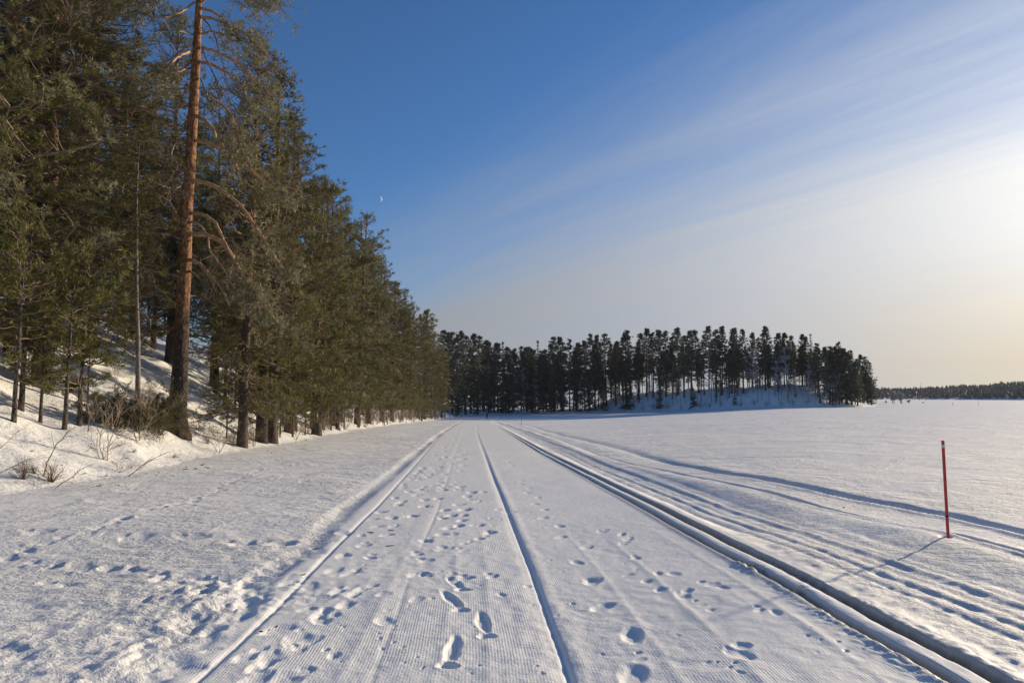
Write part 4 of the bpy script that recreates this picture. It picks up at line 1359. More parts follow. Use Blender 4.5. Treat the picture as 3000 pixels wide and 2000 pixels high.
SHR = [make_shrub(51, 5, 1.5, .45, 4, (5, 4, 3), .011, M_SHRUB), make_shrub(52, 9, 1.2, .6, 3, (6, 4), .008, M_SHRUB), make_shrub(53, 3, 2.6, .22, 4, (6, 5, 3), .017, M_SHRUB_GREY),
       make_shrub(54, 16, 1.3, .5, 3, (5, 4), .007, M_SHRUB_GREY)]
TWG = [make_shrub(61, 40, .55, .75, 2, (3,), .004, M_SHRUB), make_shrub(62, 55, .5, .85, 2, (2,), .004, M_SHRUB)]
near_shrubs = [
    (SHR[1], 690, 1296, .8, .1, 'wiry bare bush at the snow edge under the second orange trunk', 'bare_shrub'),
    (SHR[3], 730, 1300, .7, .0, 'greyish bare bush at the snow edge before the dark boles', 'bare_shrub'),
    (SHR[1], 545, 1290, .55, .2, 'sparse bare bush right of the leaning pine foot', 'bare_shrub'),
    (TWG[0], 100, 1385, .45, .3, 'small brown grass tuft between the two dry clumps', 'twig_clump'),
    (SHR[0], 560, 1300, .6, .3, 'low bare shrub leaning over the snow right of the pine base', 'bare_shrub'),
    (TWG[0], 610, 1300, .5, .2, 'dry tuft at the snow edge below the second orange trunk', 'twig_clump'),
    (SHR[0], 640, 1285, .7, .2, 'ragged bare shrub before the second orange trunk', 'bare_shrub'),
    (SHR[2], 250, 1262, .5, .1, 'thin bare bush among the young pines', 'bare_shrub'),
    (SHR[2], 398, 1286, .95, .0, 'tall bare shrub with leaning grey stems in front of the juniper', 'bare_shrub'),
    (SHR[2], 425, 1286, .85, .3, 'second tall bare shrub with thin stems beside the leaning pine', 'bare_shrub'),
    (SHR[2], 306, 1343, .8, .1, 'bare forked shrub with a pale stem standing alone on the snowbank', 'bare_shrub'),
    (SHR[0], 298, 1343, .55, .0, 'short dry bush hugging the foot of the forked shrub', 'bare_shrub'),
    (SHR[0], 580, 1275, .75, .0, 'little bare shrub right of the leaning pine trunk', 'bare_shrub'),
    (SHR[0], 468, 1300, .5, .5, 'small bare twigs rising in front of the juniper', 'bare_shrub'),
    (TWG[1], 150, 1408, .95, .0, 'dark brush of dry twigs poking from the nearest snow hollow', 'twig_clump'),
    (TWG[0], 70, 1400, .8, .0, 'reddish clump of dry twigs left of the dark brush in the snow', 'twig_clump'),
    (TWG[0], 507, 1342, .35, .4, 'small dry tuft in a hole at the snow edge', 'twig_clump'),
    (TWG[0], 388, 1326, .3, .6, 'pale dry sprig lying on the snowbank', 'twig_clump'),
    (SHR[0], 345, 1382, .4, .9, 'tiny dry sprig beside the fallen slanting twig', 'bare_shrub'),
]
for me, px, py, s, tl, lab, nm in near_shrubs:
    x, y = land_at(px, py)
    single(me, nm, x, y, s, lab, 'shrub' if nm == 'bare_shrub' else 'dry twigs', 'bare shrubs and twigs on the near bank', tilt=(0, tl))


def stalk(pts, Y0, wd, lab, forks=5, seed=1, mat=None):
    r = np.random.default_rng(seed)
    x, y = land_at(*pts[0])
    gz = ground_z(x, y)
    O = np.array([x, y, gz])
    P3 = np.array([at(a, b, y + .12 * i) - O for i, (a, b) in enumerate(pts)])
    m = len(pts)
    tt = np.linspace(0, m - 1, 8 * m)
    Q = np.stack([np.interp(tt, np.arange(m), P3[:, c]) for c in range(3)], 1) + r.normal(0, .004, (8 * m, 3))
    Q[0, 2] -= .1
    g = Geo()
    tubes(g, Q, np.linspace(wd, wd * .3, len(Q)), 5)
    L = np.linalg.norm(P3[-1] - P3[0])
    for k in range(forks):
        i = int(r.uniform(.35, .95) * (len(Q) - 2))
        d = unit((Q[i + 1] - Q[i])[None])[0] + r.normal(0, .45, 3) + np.array([0, 0, .1])
        l = L * r.uniform(.12, .32)
        s = np.linspace(0, 1, 7)[:, None]
        tubes(g, Q[i] + d * l * s + r.normal(0, .008, (7, 3)), np.linspace(wd * .45, wd * .15, 7), 4)
    o = link('bare_stalk', g.mesh('stalk', mat or M_SHRUB, smooth=True), None, O)
    set_props(o, lab, 'twig', 'bare stalks on the near bank')


stalk([(128, 1395), (140, 1350), (152, 1328), (165, 1300), (183, 1285), (200, 1262), (222, 1250)], 0, .014, 'tall forked bare stalk growing out of the dark brush of twigs', 6, 1)
stalk([(168, 1424), (190, 1410), (215, 1396), (230, 1380), (246, 1368)], 0, .012, 'crooked bare stick leaning right at the snow edge', 5, 2)
stalk([(377, 1394), (400, 1377), (430, 1352), (460, 1338), (495, 1322)], 0, .012, 'long slanting bundle of bare twigs lying toward the tuft hole', 7, 3)
stalk([(-30, 1400), (20, 1375), (60, 1355), (92, 1340)], 0, .010, 'thin bare stick slanting in from the left edge, lower of two', 5, 4)
stalk([(-30, 1330), (10, 1305), (40, 1275), (66, 1252)], 0, .009, 'thin bare stick slanting in from the left edge, upper of two', 5, 5)
stalk([(545, 1344), (555, 1325), (568, 1312)], 0, .005, 'single thin stem at the snow edge right of the tuft hole', 1, 6)
stalk([(484, 1300), (505, 1288), (525, 1281)], 0, .005, 'thin sprig slanting from the snow below the juniper', 2, 7)
stalk([(118, 1400), (95, 1375), (60, 1370), (40, 1380)], 0, .007, 'arching bare twig bridging the two dry clumps', 3, 8)

# shrubs along the snow edge further on
edge = [(672, 1330, 0, .8), (700, 1318, 1, .8), (742, 1312, 0, .9), (770, 1300, 1, .9), (720, 1290, 0, 1.0), (800, 1296, 0, .9), (835, 1285, 1, .9), (868, 1280, 0, 1.1), (900, 1276, 1, 1.0), (950, 1268, 3, 1.1),
        (985, 1262, 1, 1.1), (1010, 1260, 0, 1.2), (1045, 1254, 3, 1.2), (1070, 1252, 1, 1.2), (1095, 1249, 3, 1.3), (1120, 1247, 3, 1.4), (1145, 1244, 0, 1.5), (1165, 1242, 3, 1.5), (1185, 1240, 3, 1.6),
        (1203, 1239, 2, 1.0), (1222, 1237, 3, 1.8), (1240, 1236, 3, 1.8), (1255, 1235, 2, 1.2), (1270, 1234, 3, 1.9), (1287, 1233, 3, 2.0), (1302, 1232, 2, 1.3), (1316, 1231, 3, 2.0), (1330, 1230, 3, 1.8),
        (646, 1300, 0, .7), (690, 1272, 2, .8), (610, 1285, 0, .5)]
for k, (px, py, mi, s) in enumerate(edge):
    gx, gy = ground_at(px, py)
    gx = float(np.interp(gy, SH[:12, 1], SH[:12, 0])) - (.3 + (k * .37) % .7)
    single(SHR[mi], 'bare_shrub', gx, gy, s, f'bare shrub on the left snow edge, {ordinal(k + 1)} going up the shore', 'shrub', 'bare shrubs along the left snow edge')
# dense twiggy undergrowth below the shore row: too tangled to count
g = Geo()
r = np.random.default_rng(90)
for k in range(110):
    Y = r.uniform(52, 205)
    xs = float(np.interp(Y, SH[:12, 1], SH[:12, 0])) - r.uniform(.2, 3.5)
    z = ground_z(xs, Y)
    for P, Rr in twigs(r, 6, r.uniform(1.0, 2.3), .4, 2, (5,), .018):
        tubes(g, P + np.array([xs, Y, z]), Rr + .004, 3)
o = link('undergrowth', g.mesh('undergrowth', M_SHRUB_GREY, smooth=True))
set_props(o, 'pale tangle of bare undergrowth below the shore pines', 'undergrowth', kind='stuff')


# ================================================================== THE WOOD ACROSS THE ICE
FAR = [grow_pine(100 + i, H, cb, R, int(nb * 1.35), .38, .10, 8, rounded=False, clump=.4, twig_every=.36, tuft_every=.34, twig_sides=3, trunk_sides=6, frost=.5, trunk_r=.2, mat_leaf=M_NEEDLE_FAR, mat_bark=M_BARK2,
                 dense_twigs=False, dead=d, lo_profile=.7, top=.09)
       for i, (H, cb, R, nb, d) in enumerate([(20, 5.5, 2.9, 105, 16), (21, 7, 2.7, 100, 18), (19, 4.5, 2.9, 105, 12), (20, 8, 2.6, 90, 18), (20, 2.5, 3.1, 120, 6), (19, 1.2, 3.2, 130, 0)])]
HF = [20, 21, 19, 20, 20, 19]
SPR = [grow_spruce(201, 22, 2.4), grow_spruce(202, 12, 2.9)]


def frost_birch(seed, H):
    r = np.random.default_rng(seed)
    g = Geo()
    tubes(g, np.array([[0, 0, -.3], [.05, 0, H * .3], [.2, .1, H * .7], [.25, .1, H]]), np.array([.12, .09, .05, .01]) * H / 12, 5)
    tr = g.mesh('trunk', M_BIRCH, smooth=True)
    g = Geo()
    nb = 34
    z = r.uniform(.25, .98, nb) * H
    az = r.uniform(0, 6.28, nb)
    L = H * .26 * (1.15 - z / H) * r.uniform(.7, 1.2, nb) + .3
    d = unit(np.stack([np.cos(az), np.sin(az), r.uniform(.5, 1.3, nb)], 1))
    s = np.linspace(0, 1, 5)
    P = np.stack([.2 * z / H, .1 * z / H, z], 1)[:, None] + d[:, None] * L[:, None, None] * s[None, :, None]
    P[:, :, 2] -= L[:, None] * .45 * (s ** 2)[None]
    tubes(g, P, (.03 * (1 - s) + .014)[None] * np.ones((nb, 1)), 3)
    bi = np.repeat(np.arange(nb), 12)
    j = r.integers(1, 5, len(bi))
    d2 = unit(d[bi] + r.normal(0, .7, (len(bi), 3)) + np.array([0, 0, -.1]))
    l2 = L[bi] * r.uniform(.2, .5, len(bi))
    s3 = np.linspace(0, 1, 3)
    tubes(g, P[bi, j][:, None] + l2[:, None, None] * s3[None, :, None] * d2[:, None], (.016 * (1 - s3) + .010)[None] * np.ones((len(bi), 1)), 3)
    return [('trunk', tr, None), ('twigwork', g.mesh('twigwork', M_BIRCH, smooth=True), 'stuff')]


BIR = [frost_birch(301, 11), frost_birch(302, 9)]


def far_depth(px):
    """distance of the front shore across the ice in pixel column px"""
    u = (px - 1500) / F
    best = None
    for (x1, y1), (x2, y2) in zip(SHORE[11:23], SHORE[12:24]):
        den = (x2 - x1) - u * (y2 - y1)
        if abs(den) < 1e-9:
            continue
        t = (u * y1 - x1) / den
        if 0 <= t <= 1:
            yy = y1 + t * (y2 - y1)
            best = yy if best is None else min(best, yy)
    return best or 215


# skyline tree tops (px, py of the top, kind) read off the photograph
SKY = [(1298, 968, 4), (1312, 975, 5), (1325, 975, 4), (1343, 972, 5), (1365, 985, 4), (1380, 980, 5), (1400, 986, 4), (1418, 998, 5), (1432, 1003, 4), (1447, 1006, 5), (1459, 1008, 5), (1473, 1000, 's'), (1490, 1020, 4), (1505, 1030, 5), (1527, 1016, 4),
       (1542, 1018, 5), (1576, 996, 's'), (1560, 1035, 4), (1592, 1030, 2), (1622, 988, 4), (1645, 990, 0), (1668, 996, 2), (1690, 1010, 4), (1713, 1000, 0), (1727, 981, 2), (1741, 984, 0), (1776, 979, 4), (1803, 1010, 0),
       (1833, 975, 0), (1848, 970, 2), (1868, 978, 1), (1893, 965, 0), (1912, 975, 3), (1935, 969, 0), (1950, 970, 1), (1970, 985, 3), (1985, 962, 0), (2003, 985, 1), (2024, 971, 0), (2045, 968, 1), (2062, 985, 3), (2076, 957, 0),
       (2096, 968, 3), (2113, 958, 0), (2143, 964, 1), (2158, 962, 0), (2177, 966, 1), (2202, 976, 0), (2225, 990, 3), (2240, 957, 2), (2252, 960, 1), (2281, 977, 0), (2305, 976, 0), (2325, 984, 1), (2350, 981, 0), (2362, 987, 1),
       (2378, 977, 's'), (2400, 1008, 2), (2428, 1016, 4), (2445, 1022, 2), (2463, 1022, 4), (2478, 1030, 5), (2492, 1027, 4), (2508, 1060, 5)]


def section(px):
    if px < 1473:
        return 'left of the left spruce spire'
    if px < 1576:
        return 'between the two spruce spires'
    if px < 1800:
        return 'between right spruce spire and snowy slope'
    if px < 2100:
        return 'above the left part of the snowy slope'
    if px < 2378:
        return 'above the right part of the snowy slope'
    return 'on the wooded tip of the point'


cnts = {}
rf = random.Random(12)
for px, py, kd in sorted(SKY):
    Yf = far_depth(px)
    back = rf.uniform(7, 15) if px > 1790 else rf.uniform(2, 9)
    if px > 2390:
        back = rf.uniform(1.5, 5)
    Y = Yf + back
    x = (px - 1500) / F * Y
    sect = section(px + .1)
    if kd == 's':
        s = top_scale(Y, x, py, 22)
        lab = {1473: 'narrow dark spruce spire, left of two above the far wood', 1576: 'narrow dark spruce spire, right of two above the far wood',
               2378: 'spruce with a small pointed top above the right end of the far wood'}[px]
        plant(SPR[0], 'spruce_tree', x, Y, (s * .8, s * .8, s), label=lab, group='spruces across the ice')
        continue
    if px < 1420:
        s = top_scale(Y, x, py, HF[kd])
    s = top_scale(Y, x, py, HF[kd])
    cnts[sect] = cnts.get(sect, 0) + 1
    wf = min(1.3, s) * rf.uniform(1.0, 1.4)
    plant(FAR[kd], 'pine_tree', x, Y, (wf, wf, s), lean=(rf.uniform(-.03, .03), rf.uniform(-.03, .03)), label=f'{ordinal(cnts[sect])} skyline pine from the left, {sect}', group='skyline pines of the wood across the ice')
# the lone clump at the tip
for j, (px, py, kd) in enumerate([(2525, 1040, 0), (2538, 1046, 4), (2548, 1062, 4), (2515, 1052, 4)]):
    Y = 236 + j * 1.5
    x = (px - 1500) / F * Y
    s = top_scale(Y, x, py, HF[kd])
    plant(FAR[kd], 'pine_tree', x, Y, (s * 1.15, s * 1.15, s), label=['tallest pine of the separate clump at the far right tip of the point', 'bushy pine in front within the clump at the tip',
          'rightmost pine of the clump at the tip, its branches over the ice', 'leftmost pine of the clump at the tip'][j], group='pines of the clump at the tip')

# lower and inner trees of that wood
k = 0
for j in range(120):
    px = rf.uniform(1330, 2470)
    Yf = far_depth(px)
    Y = Yf + rf.uniform(5, 32 if px > 1800 else 26)
    x = (px - 1500) / F * Y
    kd = rf.choice([1, 3, 3, 0, 1]) if px > 1600 else rf.choice([1, 3, 0, 4])
    s = top_scale(Y, x, rf.uniform(1000, 1045), HF[kd]) if px > 1600 else top_scale(Y, x, rf.uniform(1015, 1060), HF[kd])
    plant(FAR[kd], 'pine_tree', x, Y, (s * rf.uniform(1.0, 1.35), s * rf.uniform(1.0, 1.35), s), lean=(rf.uniform(-.04, .04), rf.uniform(-.04, .04)), label='dark slender pine inside the backlit wood across the ice, behind its skyline trees', group='inner pines of the wood across the ice')
for j in range(64):
    px = rf.uniform(1480, 2430)
    Y = far_depth(px) + rf.uniform(9, 28)
    x = (px - 1500) / F * Y
    plant(FAR[rf.choice([4, 5, 2])], 'young_pine', x, Y, rf.uniform(.35, .78), label='half grown dark pine under the tall pines of the far wood', group='half grown pines inside the far wood')
# low dark spruces and pines at the far waterline
lows = [(1340, 1, 95, 'n'), (1395, 1, 90, 'n'), (1440, 1, 100, 'n'), (1500, 1, 120, 'n'), (1555, 1, 110, 'n'), (1600, 1, 125, 'n'), (1650, 1, 120, 'n'), (1705, 1, 95, 'n'), (1735, 1, 90, 'n'), (1767, 1, 75, 'n'), (1835, 0, 150, 'big'), (1930, 0, 120, 'mid'),
        (2030, 1, 55, 'x'), (2150, 1, 40, 'x'), (1475, 1, 70, 'n'), (1620, 1, 60, 'n'), (1685, 1, 70, 'n')]
for j, (px, pi, hpx, tg) in enumerate(sorted(lows)):
    Y = far_depth(px) + rf.uniform(1.0, 3.0)
    x = (px - 1500) / F * Y
    H = hpx / F * Y
    s = H / [22, 12][pi]
    wide = {'big': 1.6, 'mid': 1.1}.get(tg, 1.05)
    lab = {'big': 'broad black spruce standing down on the shore in front of the snowy slope', 'mid': 'narrow black spruce down on the snowy slope right of the broad one'}.get(tg, f'low dark spruce at the foot of the far wood, {ordinal(j + 1)} from the left')
    plant(SPR[pi], 'spruce_tree', x, Y, (s * wide, s * wide, s), label=lab, group='spruces at the foot of the far wood')
# bushy pines reaching to the snow at the tip
for j, (px, hp, kd) in enumerate([(2435, 150, 5), (2455, 165, 5), (2475, 160, 5), (2490, 150, 5), (2502, 120, 5), (2540, 100, 5), (2550, 85, 5), (2528, 110, 5)]):
    Y = far_depth(px) + 1.5 + (j * .7) % 3 if px < 2515 else 232 + j * .5
    x = (px - 1500) / F * Y
    s = hp / F * Y / 19
    plant(FAR[kd], 'pine_tree', x, Y, (s * 1.05, s * 1.05, s), label=f'low-branched pine at the point, foliage to the snow, {ordinal(j + 1)} from left', group='low-branched pines at the point')
# frosted birches
for j, (px, hpx, up) in enumerate([(1443, 60, 1), (1535, 130, 4), (1640, 110, 4), (1565, 95, 3), (2075, 95, 7), (2205, 130, 7), (2232, 60, 6), (2305, 150, 5), (2330, 90, 4), (2365, 110, 3), (2418, 135, 1.5), (2443, 110, 1.5), (2385, 90, 2),
                                   (1970, 110, 9), (1700, 90, 3), (2270, 105, 5), (1590, 120, 6)]):
    Y = far_depth(px) + up
    x = (px - 1500) / F * Y
    s = hpx / F * Y / [11, 9][j % 2]
    plant(BIR[j % 2], 'birch_tree', x, Y, s, label=f'pale frosted birch in the wood across the ice, {ordinal(j + 1)} of these in its shade', group='frosted birches across the ice')
# slim young trunks on the snowy slope
g = Geo()
tubes(g, np.array([[0, 0, -.3], [.05, 0, 3], [.0, .05, 6], [0.1, 0, 9]]), np.array([.10, .08, .05, .015]), 5)
rq = np.random.default_rng(8)
for k in range(16):
    z = rq.uniform(2, 8.5)
    a = rq.uniform(0, 6.28)
    L = rq.uniform(.3, .9)
    tubes(g, np.array([[0, 0, z], [math.cos(a) * L * .5, math.sin(a) * L * .5, z - .05], [math.cos(a) * L, math.sin(a) * L, z + .02]]), np.array([.03, .02, .01]), 3)
SLIM = g.mesh('slim_trunk', M_BARK2, smooth=True)
for k in range(46):
    px = 1845 + k * 12.4 + rf.uniform(-5, 5)
    Y = far_depth(px) + rf.uniform(.8, 9)
    x = (px - 1500) / F * Y
    single(SLIM, 'young_tree', x, Y, rf.uniform(.35, 1.05), f'slim bare young trunk on the far snowy slope, {ordinal(k + 1)} from the left', 'tree', 'slim young trunks on the far snowy slope')
for k in range(15):
    px = 1880 + k * 40 + rf.uniform(-12, 12)
    Y = far_depth(px) + rf.uniform(.4, 1.8)
    x = (px - 1500) / F * Y
    single(SHR[3], 'bare_shrub', x, Y, rf.uniform(1.0, 1.8), f'dark low shrub at the foot of the far snowy slope, {ordinal(k + 1)} from the left', 'shrub', 'shrubs at the foot of the far snowy slope')
# leaning log on the slope
Y = far_depth(2030) + 2.0
a = at(2018, 1197, Y)
b = at(2041, 1183, Y + .6)
a[2] = max(a[2], ground_z(a[0], Y) + .05)
g = Geo()
tubes(g, np.array([a, (a + b) / 2, b]) - a, np.array([.16, .14, .08]), 6, cap=True)
o = link('fallen_log', g.mesh('fallen_log', M_BARK2, smooth=True), None, a)
set_props(o, 'dark log lying aslant low on the far snowy slope', 'log')

def rime_bush(seed):
    r = np.random.default_rng(seed)
    g, gf = Geo(), Geo()
    tw = twigs(r, 7, 8.5, .22, 3, (9, 7), .12, ratio=.42)
    for P, Rr in tw:
        tubes(g, P, Rr, 3)
    for P, Rr in tw[1:]:
        for j in (3, 4, 5):
            tufts(gf, P[:, j], unit(P[:, j] - P[:, j - 1]), .45, .14, 3, .6, r.uniform(.7, 1, len(P)), r)
    return [('stems', g.mesh('stem_cluster', M_BIRCH, smooth=True), 'stuff'), ('rime', gf.mesh('rime', M_RIME, attrs=True), None)]


M_RIME = mat_plain('rime_frost', (.50, .48, .45), (.36, .345, .33), .8, 4.0, .2)
RIME = [rime_bush(7), rime_bush(8)]
# frosted bushes on the spit past the point
for j, (px, py, hpx, mi) in enumerate([(2612, 1186, 34, 0), (2636, 1185, 38, 1), (2658, 1186, 13, 1), (2592, 1188, 9, 1), (2700, 1184, 6, 1), (2690, 1175, 14, 0), (2708, 1174, 12, 1)]):
    Y = 330 if j < 5 else 700
    x = (px - 1500) / F * Y
    s = hpx / F * Y / 9.0
    lab = ['paler left one of two frosted bushes beyond the point', 'right one of two frosted bushes beyond the point', 'small frosted bush right of the frosted pair', 'low frosted scrub left of the frosted pair',
           'flat frosted scrub farthest right on the spit', 'left hazy little tree before the far shore', 'right hazy little tree before the far shore'][j]
    plant(RIME[mi], 'frosted_bush', x, Y, (s * 1.2, s * 1.2, s), label=lab, cat='bush', group='frosted bushes beyond the point')

# ------------------------------------------------------------------ far shore: forest read as one mass
M_FARWOOD = mat_foliage('far_forest_needles', (.045, .050, .036), (.075, .078, .055), (.24, .25, .26))
g = Geo()
r = np.random.default_rng(44)
n = 9000
u = r.uniform(.48, .90, n)
rr = 805 + r.uniform(0, 1, n) ** 1.6 * 750
X = np.sin(u) * rr
Y = np.cos(u) * rr
zz = base_z(X, Y)
fdm = zz - lake_z(X, Y)
ok = fdm > .8
X, Y, zz, rr, u = X[ok], Y[ok], zz[ok], rr[ok], u[ok]
Hh = r.uniform(5.5, 10.5, len(X)) * (1 + (rr - 850) / 2500) * (.85 + .3 * vnoise(u * 60, rr * .02, 9))
for lvl in range(4):                                     # ragged stacked skirts make each small conifer
    f0 = .10 + lvl * .21
    m = len(X)
    for c in range(3):
        a = r.uniform(0, 6.28, m)
        w = (1 - f0) * Hh * .26 + .6
        p0 = np.stack([X, Y, zz + Hh * (f0 + .30)], 1)
        p1 = np.stack([X + np.cos(a) * w, Y + np.sin(a) * w, zz + Hh * f0 + r.uniform(-.4, .4, m)], 1)
        p2 = np.stack([X + np.cos(a + 1.5) * w, Y + np.sin(a + 1.5) * w, zz + Hh * f0 + r.uniform(-.4, .4, m)], 1)
        V = np.stack([p0, p1, p2], 1).reshape(-1, 3)
        g.add(V, None, np.arange(3 * m).reshape(-1, 3), r.uniform(0, .35, m), r.uniform(0, 1, m))
o = link('far_forest', g.mesh('far_forest', M_FARWOOD, attrs=True))
set_props(o, 'hazy conifer forest covering the far shore hills', 'forest', kind='stuff')

# pale winter air between here and the far shore
hz = bpy.data.meshes.new('haze')
bx = [(-950, -80, -12), (1750, -80, -12), (1750, 1800, -12), (-950, 1800, -12), (-950, -80, 95), (1750, -80, 95), (1750, 1800, 95), (-950, 1800, 95)]
hz.from_pydata(bx, [], [(0, 3, 2, 1), (4, 5, 6, 7), (0, 1, 5, 4), (1, 2, 6, 5), (2, 3, 7, 6), (3, 0, 4, 7)])
mh = bpy.data.materials.new('haze')
mh.use_nodes = True
th_ = mh.node_tree
for n_ in list(th_.nodes):
    th_.nodes.remove(n_)
vo = th_.nodes.new('ShaderNodeVolumePrincipled')
vo.inputs['Color'].default_value = (.86, .90, 1.0, 1)
vo.inputs['Density'].default_value = .00009
oo = th_.nodes.new('ShaderNodeOutputMaterial')
th_.links.new(vo.outputs[0], oo.inputs['Volume'])
hz.materials.append(mh)
o = link('haze', hz)
set_props(o, kind='stuff')

# thin mast on the far hill
Y = 1250
p = at(2699, 1150, Y)
g = Geo()
hm = (1150 - 1120) / F * Y
tubes(g, np.array([[0, 0, -8], [0, 0, hm * .5], [0, 0, hm]]), np.array([.35, .3, .2]), 5, cap=True)
for q in range(5):
    tubes(g, np.array([[-.7, 0, hm * (.2 + q * .17)], [.7, 0, hm * (.2 + q * .17)]]), np.array([.1, .1]), 4, cap=True)
o = link('radio_mast', g.mesh('mast', M_DEAD), None, p)
set_props(o, 'thin mast standing on the far hill', 'mast')


# ================================================================== POLES, SKIER, MOON, LITTER
def pole(px, py, ptop, lab, Yf=None, dia=.030, lean=(0, 0), bands=True):
    x, y = ground_at(px, py)
    z = float(base_z(np.array([x]), np.array([y]))[0])
    top = CAM_Z + (1163 - ptop) / F * y if Yf is None else z + Yf
    H = top - z
    o = empty('marker_pole', (x, y, z))
    o.rotation_euler = (lean[1], lean[0], 0)
    set_props(o, lab, 'marker pole', 'red marker poles beside the trail')
    rad = dia / 2

    def cyl(z0, z1, ra, nm, mt, rb=None):
        g = Geo()
        tubes(g, np.array([[0, 0, z0], [0, 0, (z0 + z1) / 2], [0, 0, z1]]), np.array([ra, ra, rb or ra]), 16, cap=True)
        link(nm, g.mesh(nm, mt, smooth=False), o)
    cyl(-.35, H, rad, 'shaft', M_POLE)
    if bands:
        cyl(H * .935, H * .965, rad + .0012, 'reflective_band', M_TAPE)
        cyl(H * .270, H * .288, rad + .0012, 'dark_band', M_BLACK)
        cyl(H - .001, H + .006, rad + .0015, 'end_cap', M_POLE, rad * .8)
    return o


pole(2779, 1597, 1290, 'tall red marker pole standing in the snow at the right, nearest of all', lean=(-.004, 0))
pole(1527, 1247, 1216, 'thin crooked red marker pole in the middle distance beside the ski tracks', dia=.05, lean=(.07, 0), bands=False)
pole(1465, 1225, 1214, 'faint marker pole farther along the trail, left of the crooked one', dia=.06, bands=False)
for px, py, tp, lab in ((2792, 1188, 1178, 'left one of two tiny poles far out on the lake'), (2866, 1186, 1176, 'right one of two tiny poles far out on the lake')):
    pole(px, py, tp, lab, dia=.09, bands=False)


def person():
    x, y = ground_at(1427, 1225.5)
    z = ground_z(x, y)
    root = empty('person', (x, y, z))
    set_props(root, 'person in dark winter clothes skiing toward the camera far down the trail', 'person')
    K = 1.0
    J = {'pelvis': (0, 0, .92), 'chest': (0, -.03, 1.28), 'neck': (0, -.04, 1.46), 'head': (0, -.06, 1.60), 'crown': (0, -.05, 1.72),
         'shL': (-.19, -.03, 1.40), 'elL': (-.27, -.06, 1.14), 'haL': (-.24, -.24, .98), 'shR': (.19, -.03, 1.40), 'elR': (.27, -.02, 1.14), 'haR': (.25, -.20, .96),
         'hipL': (-.10, 0, .88), 'knL': (-.11, -.10, .50), 'anL': (-.10, -.02, .10), 'toL': (-.10, -.18, .05), 'hipR': (.10, 0, .88), 'knR': (.12, .02, .48), 'anR': (.12, .12, .10), 'toR': (.12, -.04, .05)}
    RAD = {'pelvis': .15, 'chest': .17, 'neck': .07, 'head': .10, 'crown': .07, 'shL': .08, 'elL': .055, 'haL': .045, 'shR': .08, 'elR': .055, 'haR': .045,
           'hipL': .10, 'knL': .075, 'anL': .055, 'toL': .05, 'hipR': .10, 'knR': .075, 'anR': .055, 'toR': .05}
    E = [('pelvis', 'chest'), ('chest', 'neck'), ('neck', 'head'), ('head', 'crown'), ('chest', 'shL'), ('shL', 'elL'), ('elL', 'haL'), ('chest', 'shR'), ('shR', 'elR'), ('elR', 'haR'),
         ('pelvis', 'hipL'), ('hipL', 'knL'), ('knL', 'anL'), ('anL', 'toL'), ('pelvis', 'hipR'), ('hipR', 'knR'), ('knR', 'anR'), ('anR', 'toR')]
    names = list(J)
    me = bpy.data.meshes.new('body')
    me.from_pydata([J[n] for n in names], [(names.index(a), names.index(b)) for a, b in E], [])
    o = link('body', me, root)
    md = o.modifiers.new('skin', 'SKIN')
    for i, n in enumerate(names):
        me.skin_vertices[0].data[i].radius = (RAD[n], RAD[n])
    me.skin_vertices[0].data[0].use_root = True
    sb = o.modifiers.new('sub', 'SUBSURF')
    sb.levels = sb.render_levels = 2
    me.materials.append(M_CLOTH)
    # face and cap
    g = Geo()
    th, ph = np.meshgrid(np.linspace(0, 2 * np.pi, 13)[:-1], np.linspace(.0, np.pi, 9), indexing='ij')
    V = np.stack([.085 * np.cos(th) * np.sin(ph), -.10 + .05 * np.sin(th) * np.sin(ph) - .03, 1.60 + .10 * np.cos(ph)], -1)
    i, j = np.meshgrid(np.arange(12), np.arange(8), indexing='ij')
    i2 = (i + 1) % 12
    Q = np.stack([i * 9 + j, i2 * 9 + j, i2 * 9 + j + 1, i * 9 + j + 1], -1).reshape(-1, 4)
    g.add(V.reshape(-1, 3), Q)
    link('face', g.mesh('face', M_SKIN, smooth=True), root)
    for sx, sy in ((-.10, -.10), (.12, .04)):
        g = Geo()
        tubes(g, np.array([[sx, sy - .95, .10], [sx, sy - .8, .03], [sx, sy, .02], [sx, sy + .9, .02]]), np.array([.015, .024, .026, .02]), 6, cap=True)
        link('ski', g.mesh('ski', M_CLOTH), root)
    for k, (hx, hy, hz) in enumerate(((-.24, -.24, .98), (.25, -.20, .96))):
        g = Geo()
        tubes(g, np.array([[hx, hy, hz + .1], [hx * 1.15, hy + .25, .0]]), np.array([.012, .009]), 5, cap=True)
        link('ski_pole', g.mesh('ski_pole', M_CLOTH), root)


person()

# half lit moon in the daytime sky: only a ball's sun-facing faces, its shaded side cut out of the shape
md = at(1111, 583, 2400.0)
bpy_me = bpy.data.meshes.new('moon')
g = Geo()
nu, nv = 48, 25
th, ph = np.meshgrid(np.arange(nu) / nu * 2 * np.pi, np.linspace(0, np.pi, nv), indexing='ij')
V = np.stack([np.cos(th) * np.sin(ph), np.sin(th) * np.sin(ph), np.cos(ph)], -1) * 11.0
i, j = np.meshgrid(np.arange(nu), np.arange(nv - 1), indexing='ij')
Q = np.stack([i * nv + j, i * nv + j + 1, ((i + 1) % nu) * nv + j + 1, ((i + 1) % nu) * nv + j], -1).reshape(-1, 4)
g.add(V.reshape(-1, 3), Q)
i = (V.reshape(-1, 3)[Q].mean(1) @ np.array(sun_dir)) > 0.4      # only the sunlit half is meshed, so the shape itself makes the phase
g = Geo()
g.add(V.reshape(-1, 3), Q[i])
M_MOON, t, p, out = new_mat('moon_dust')
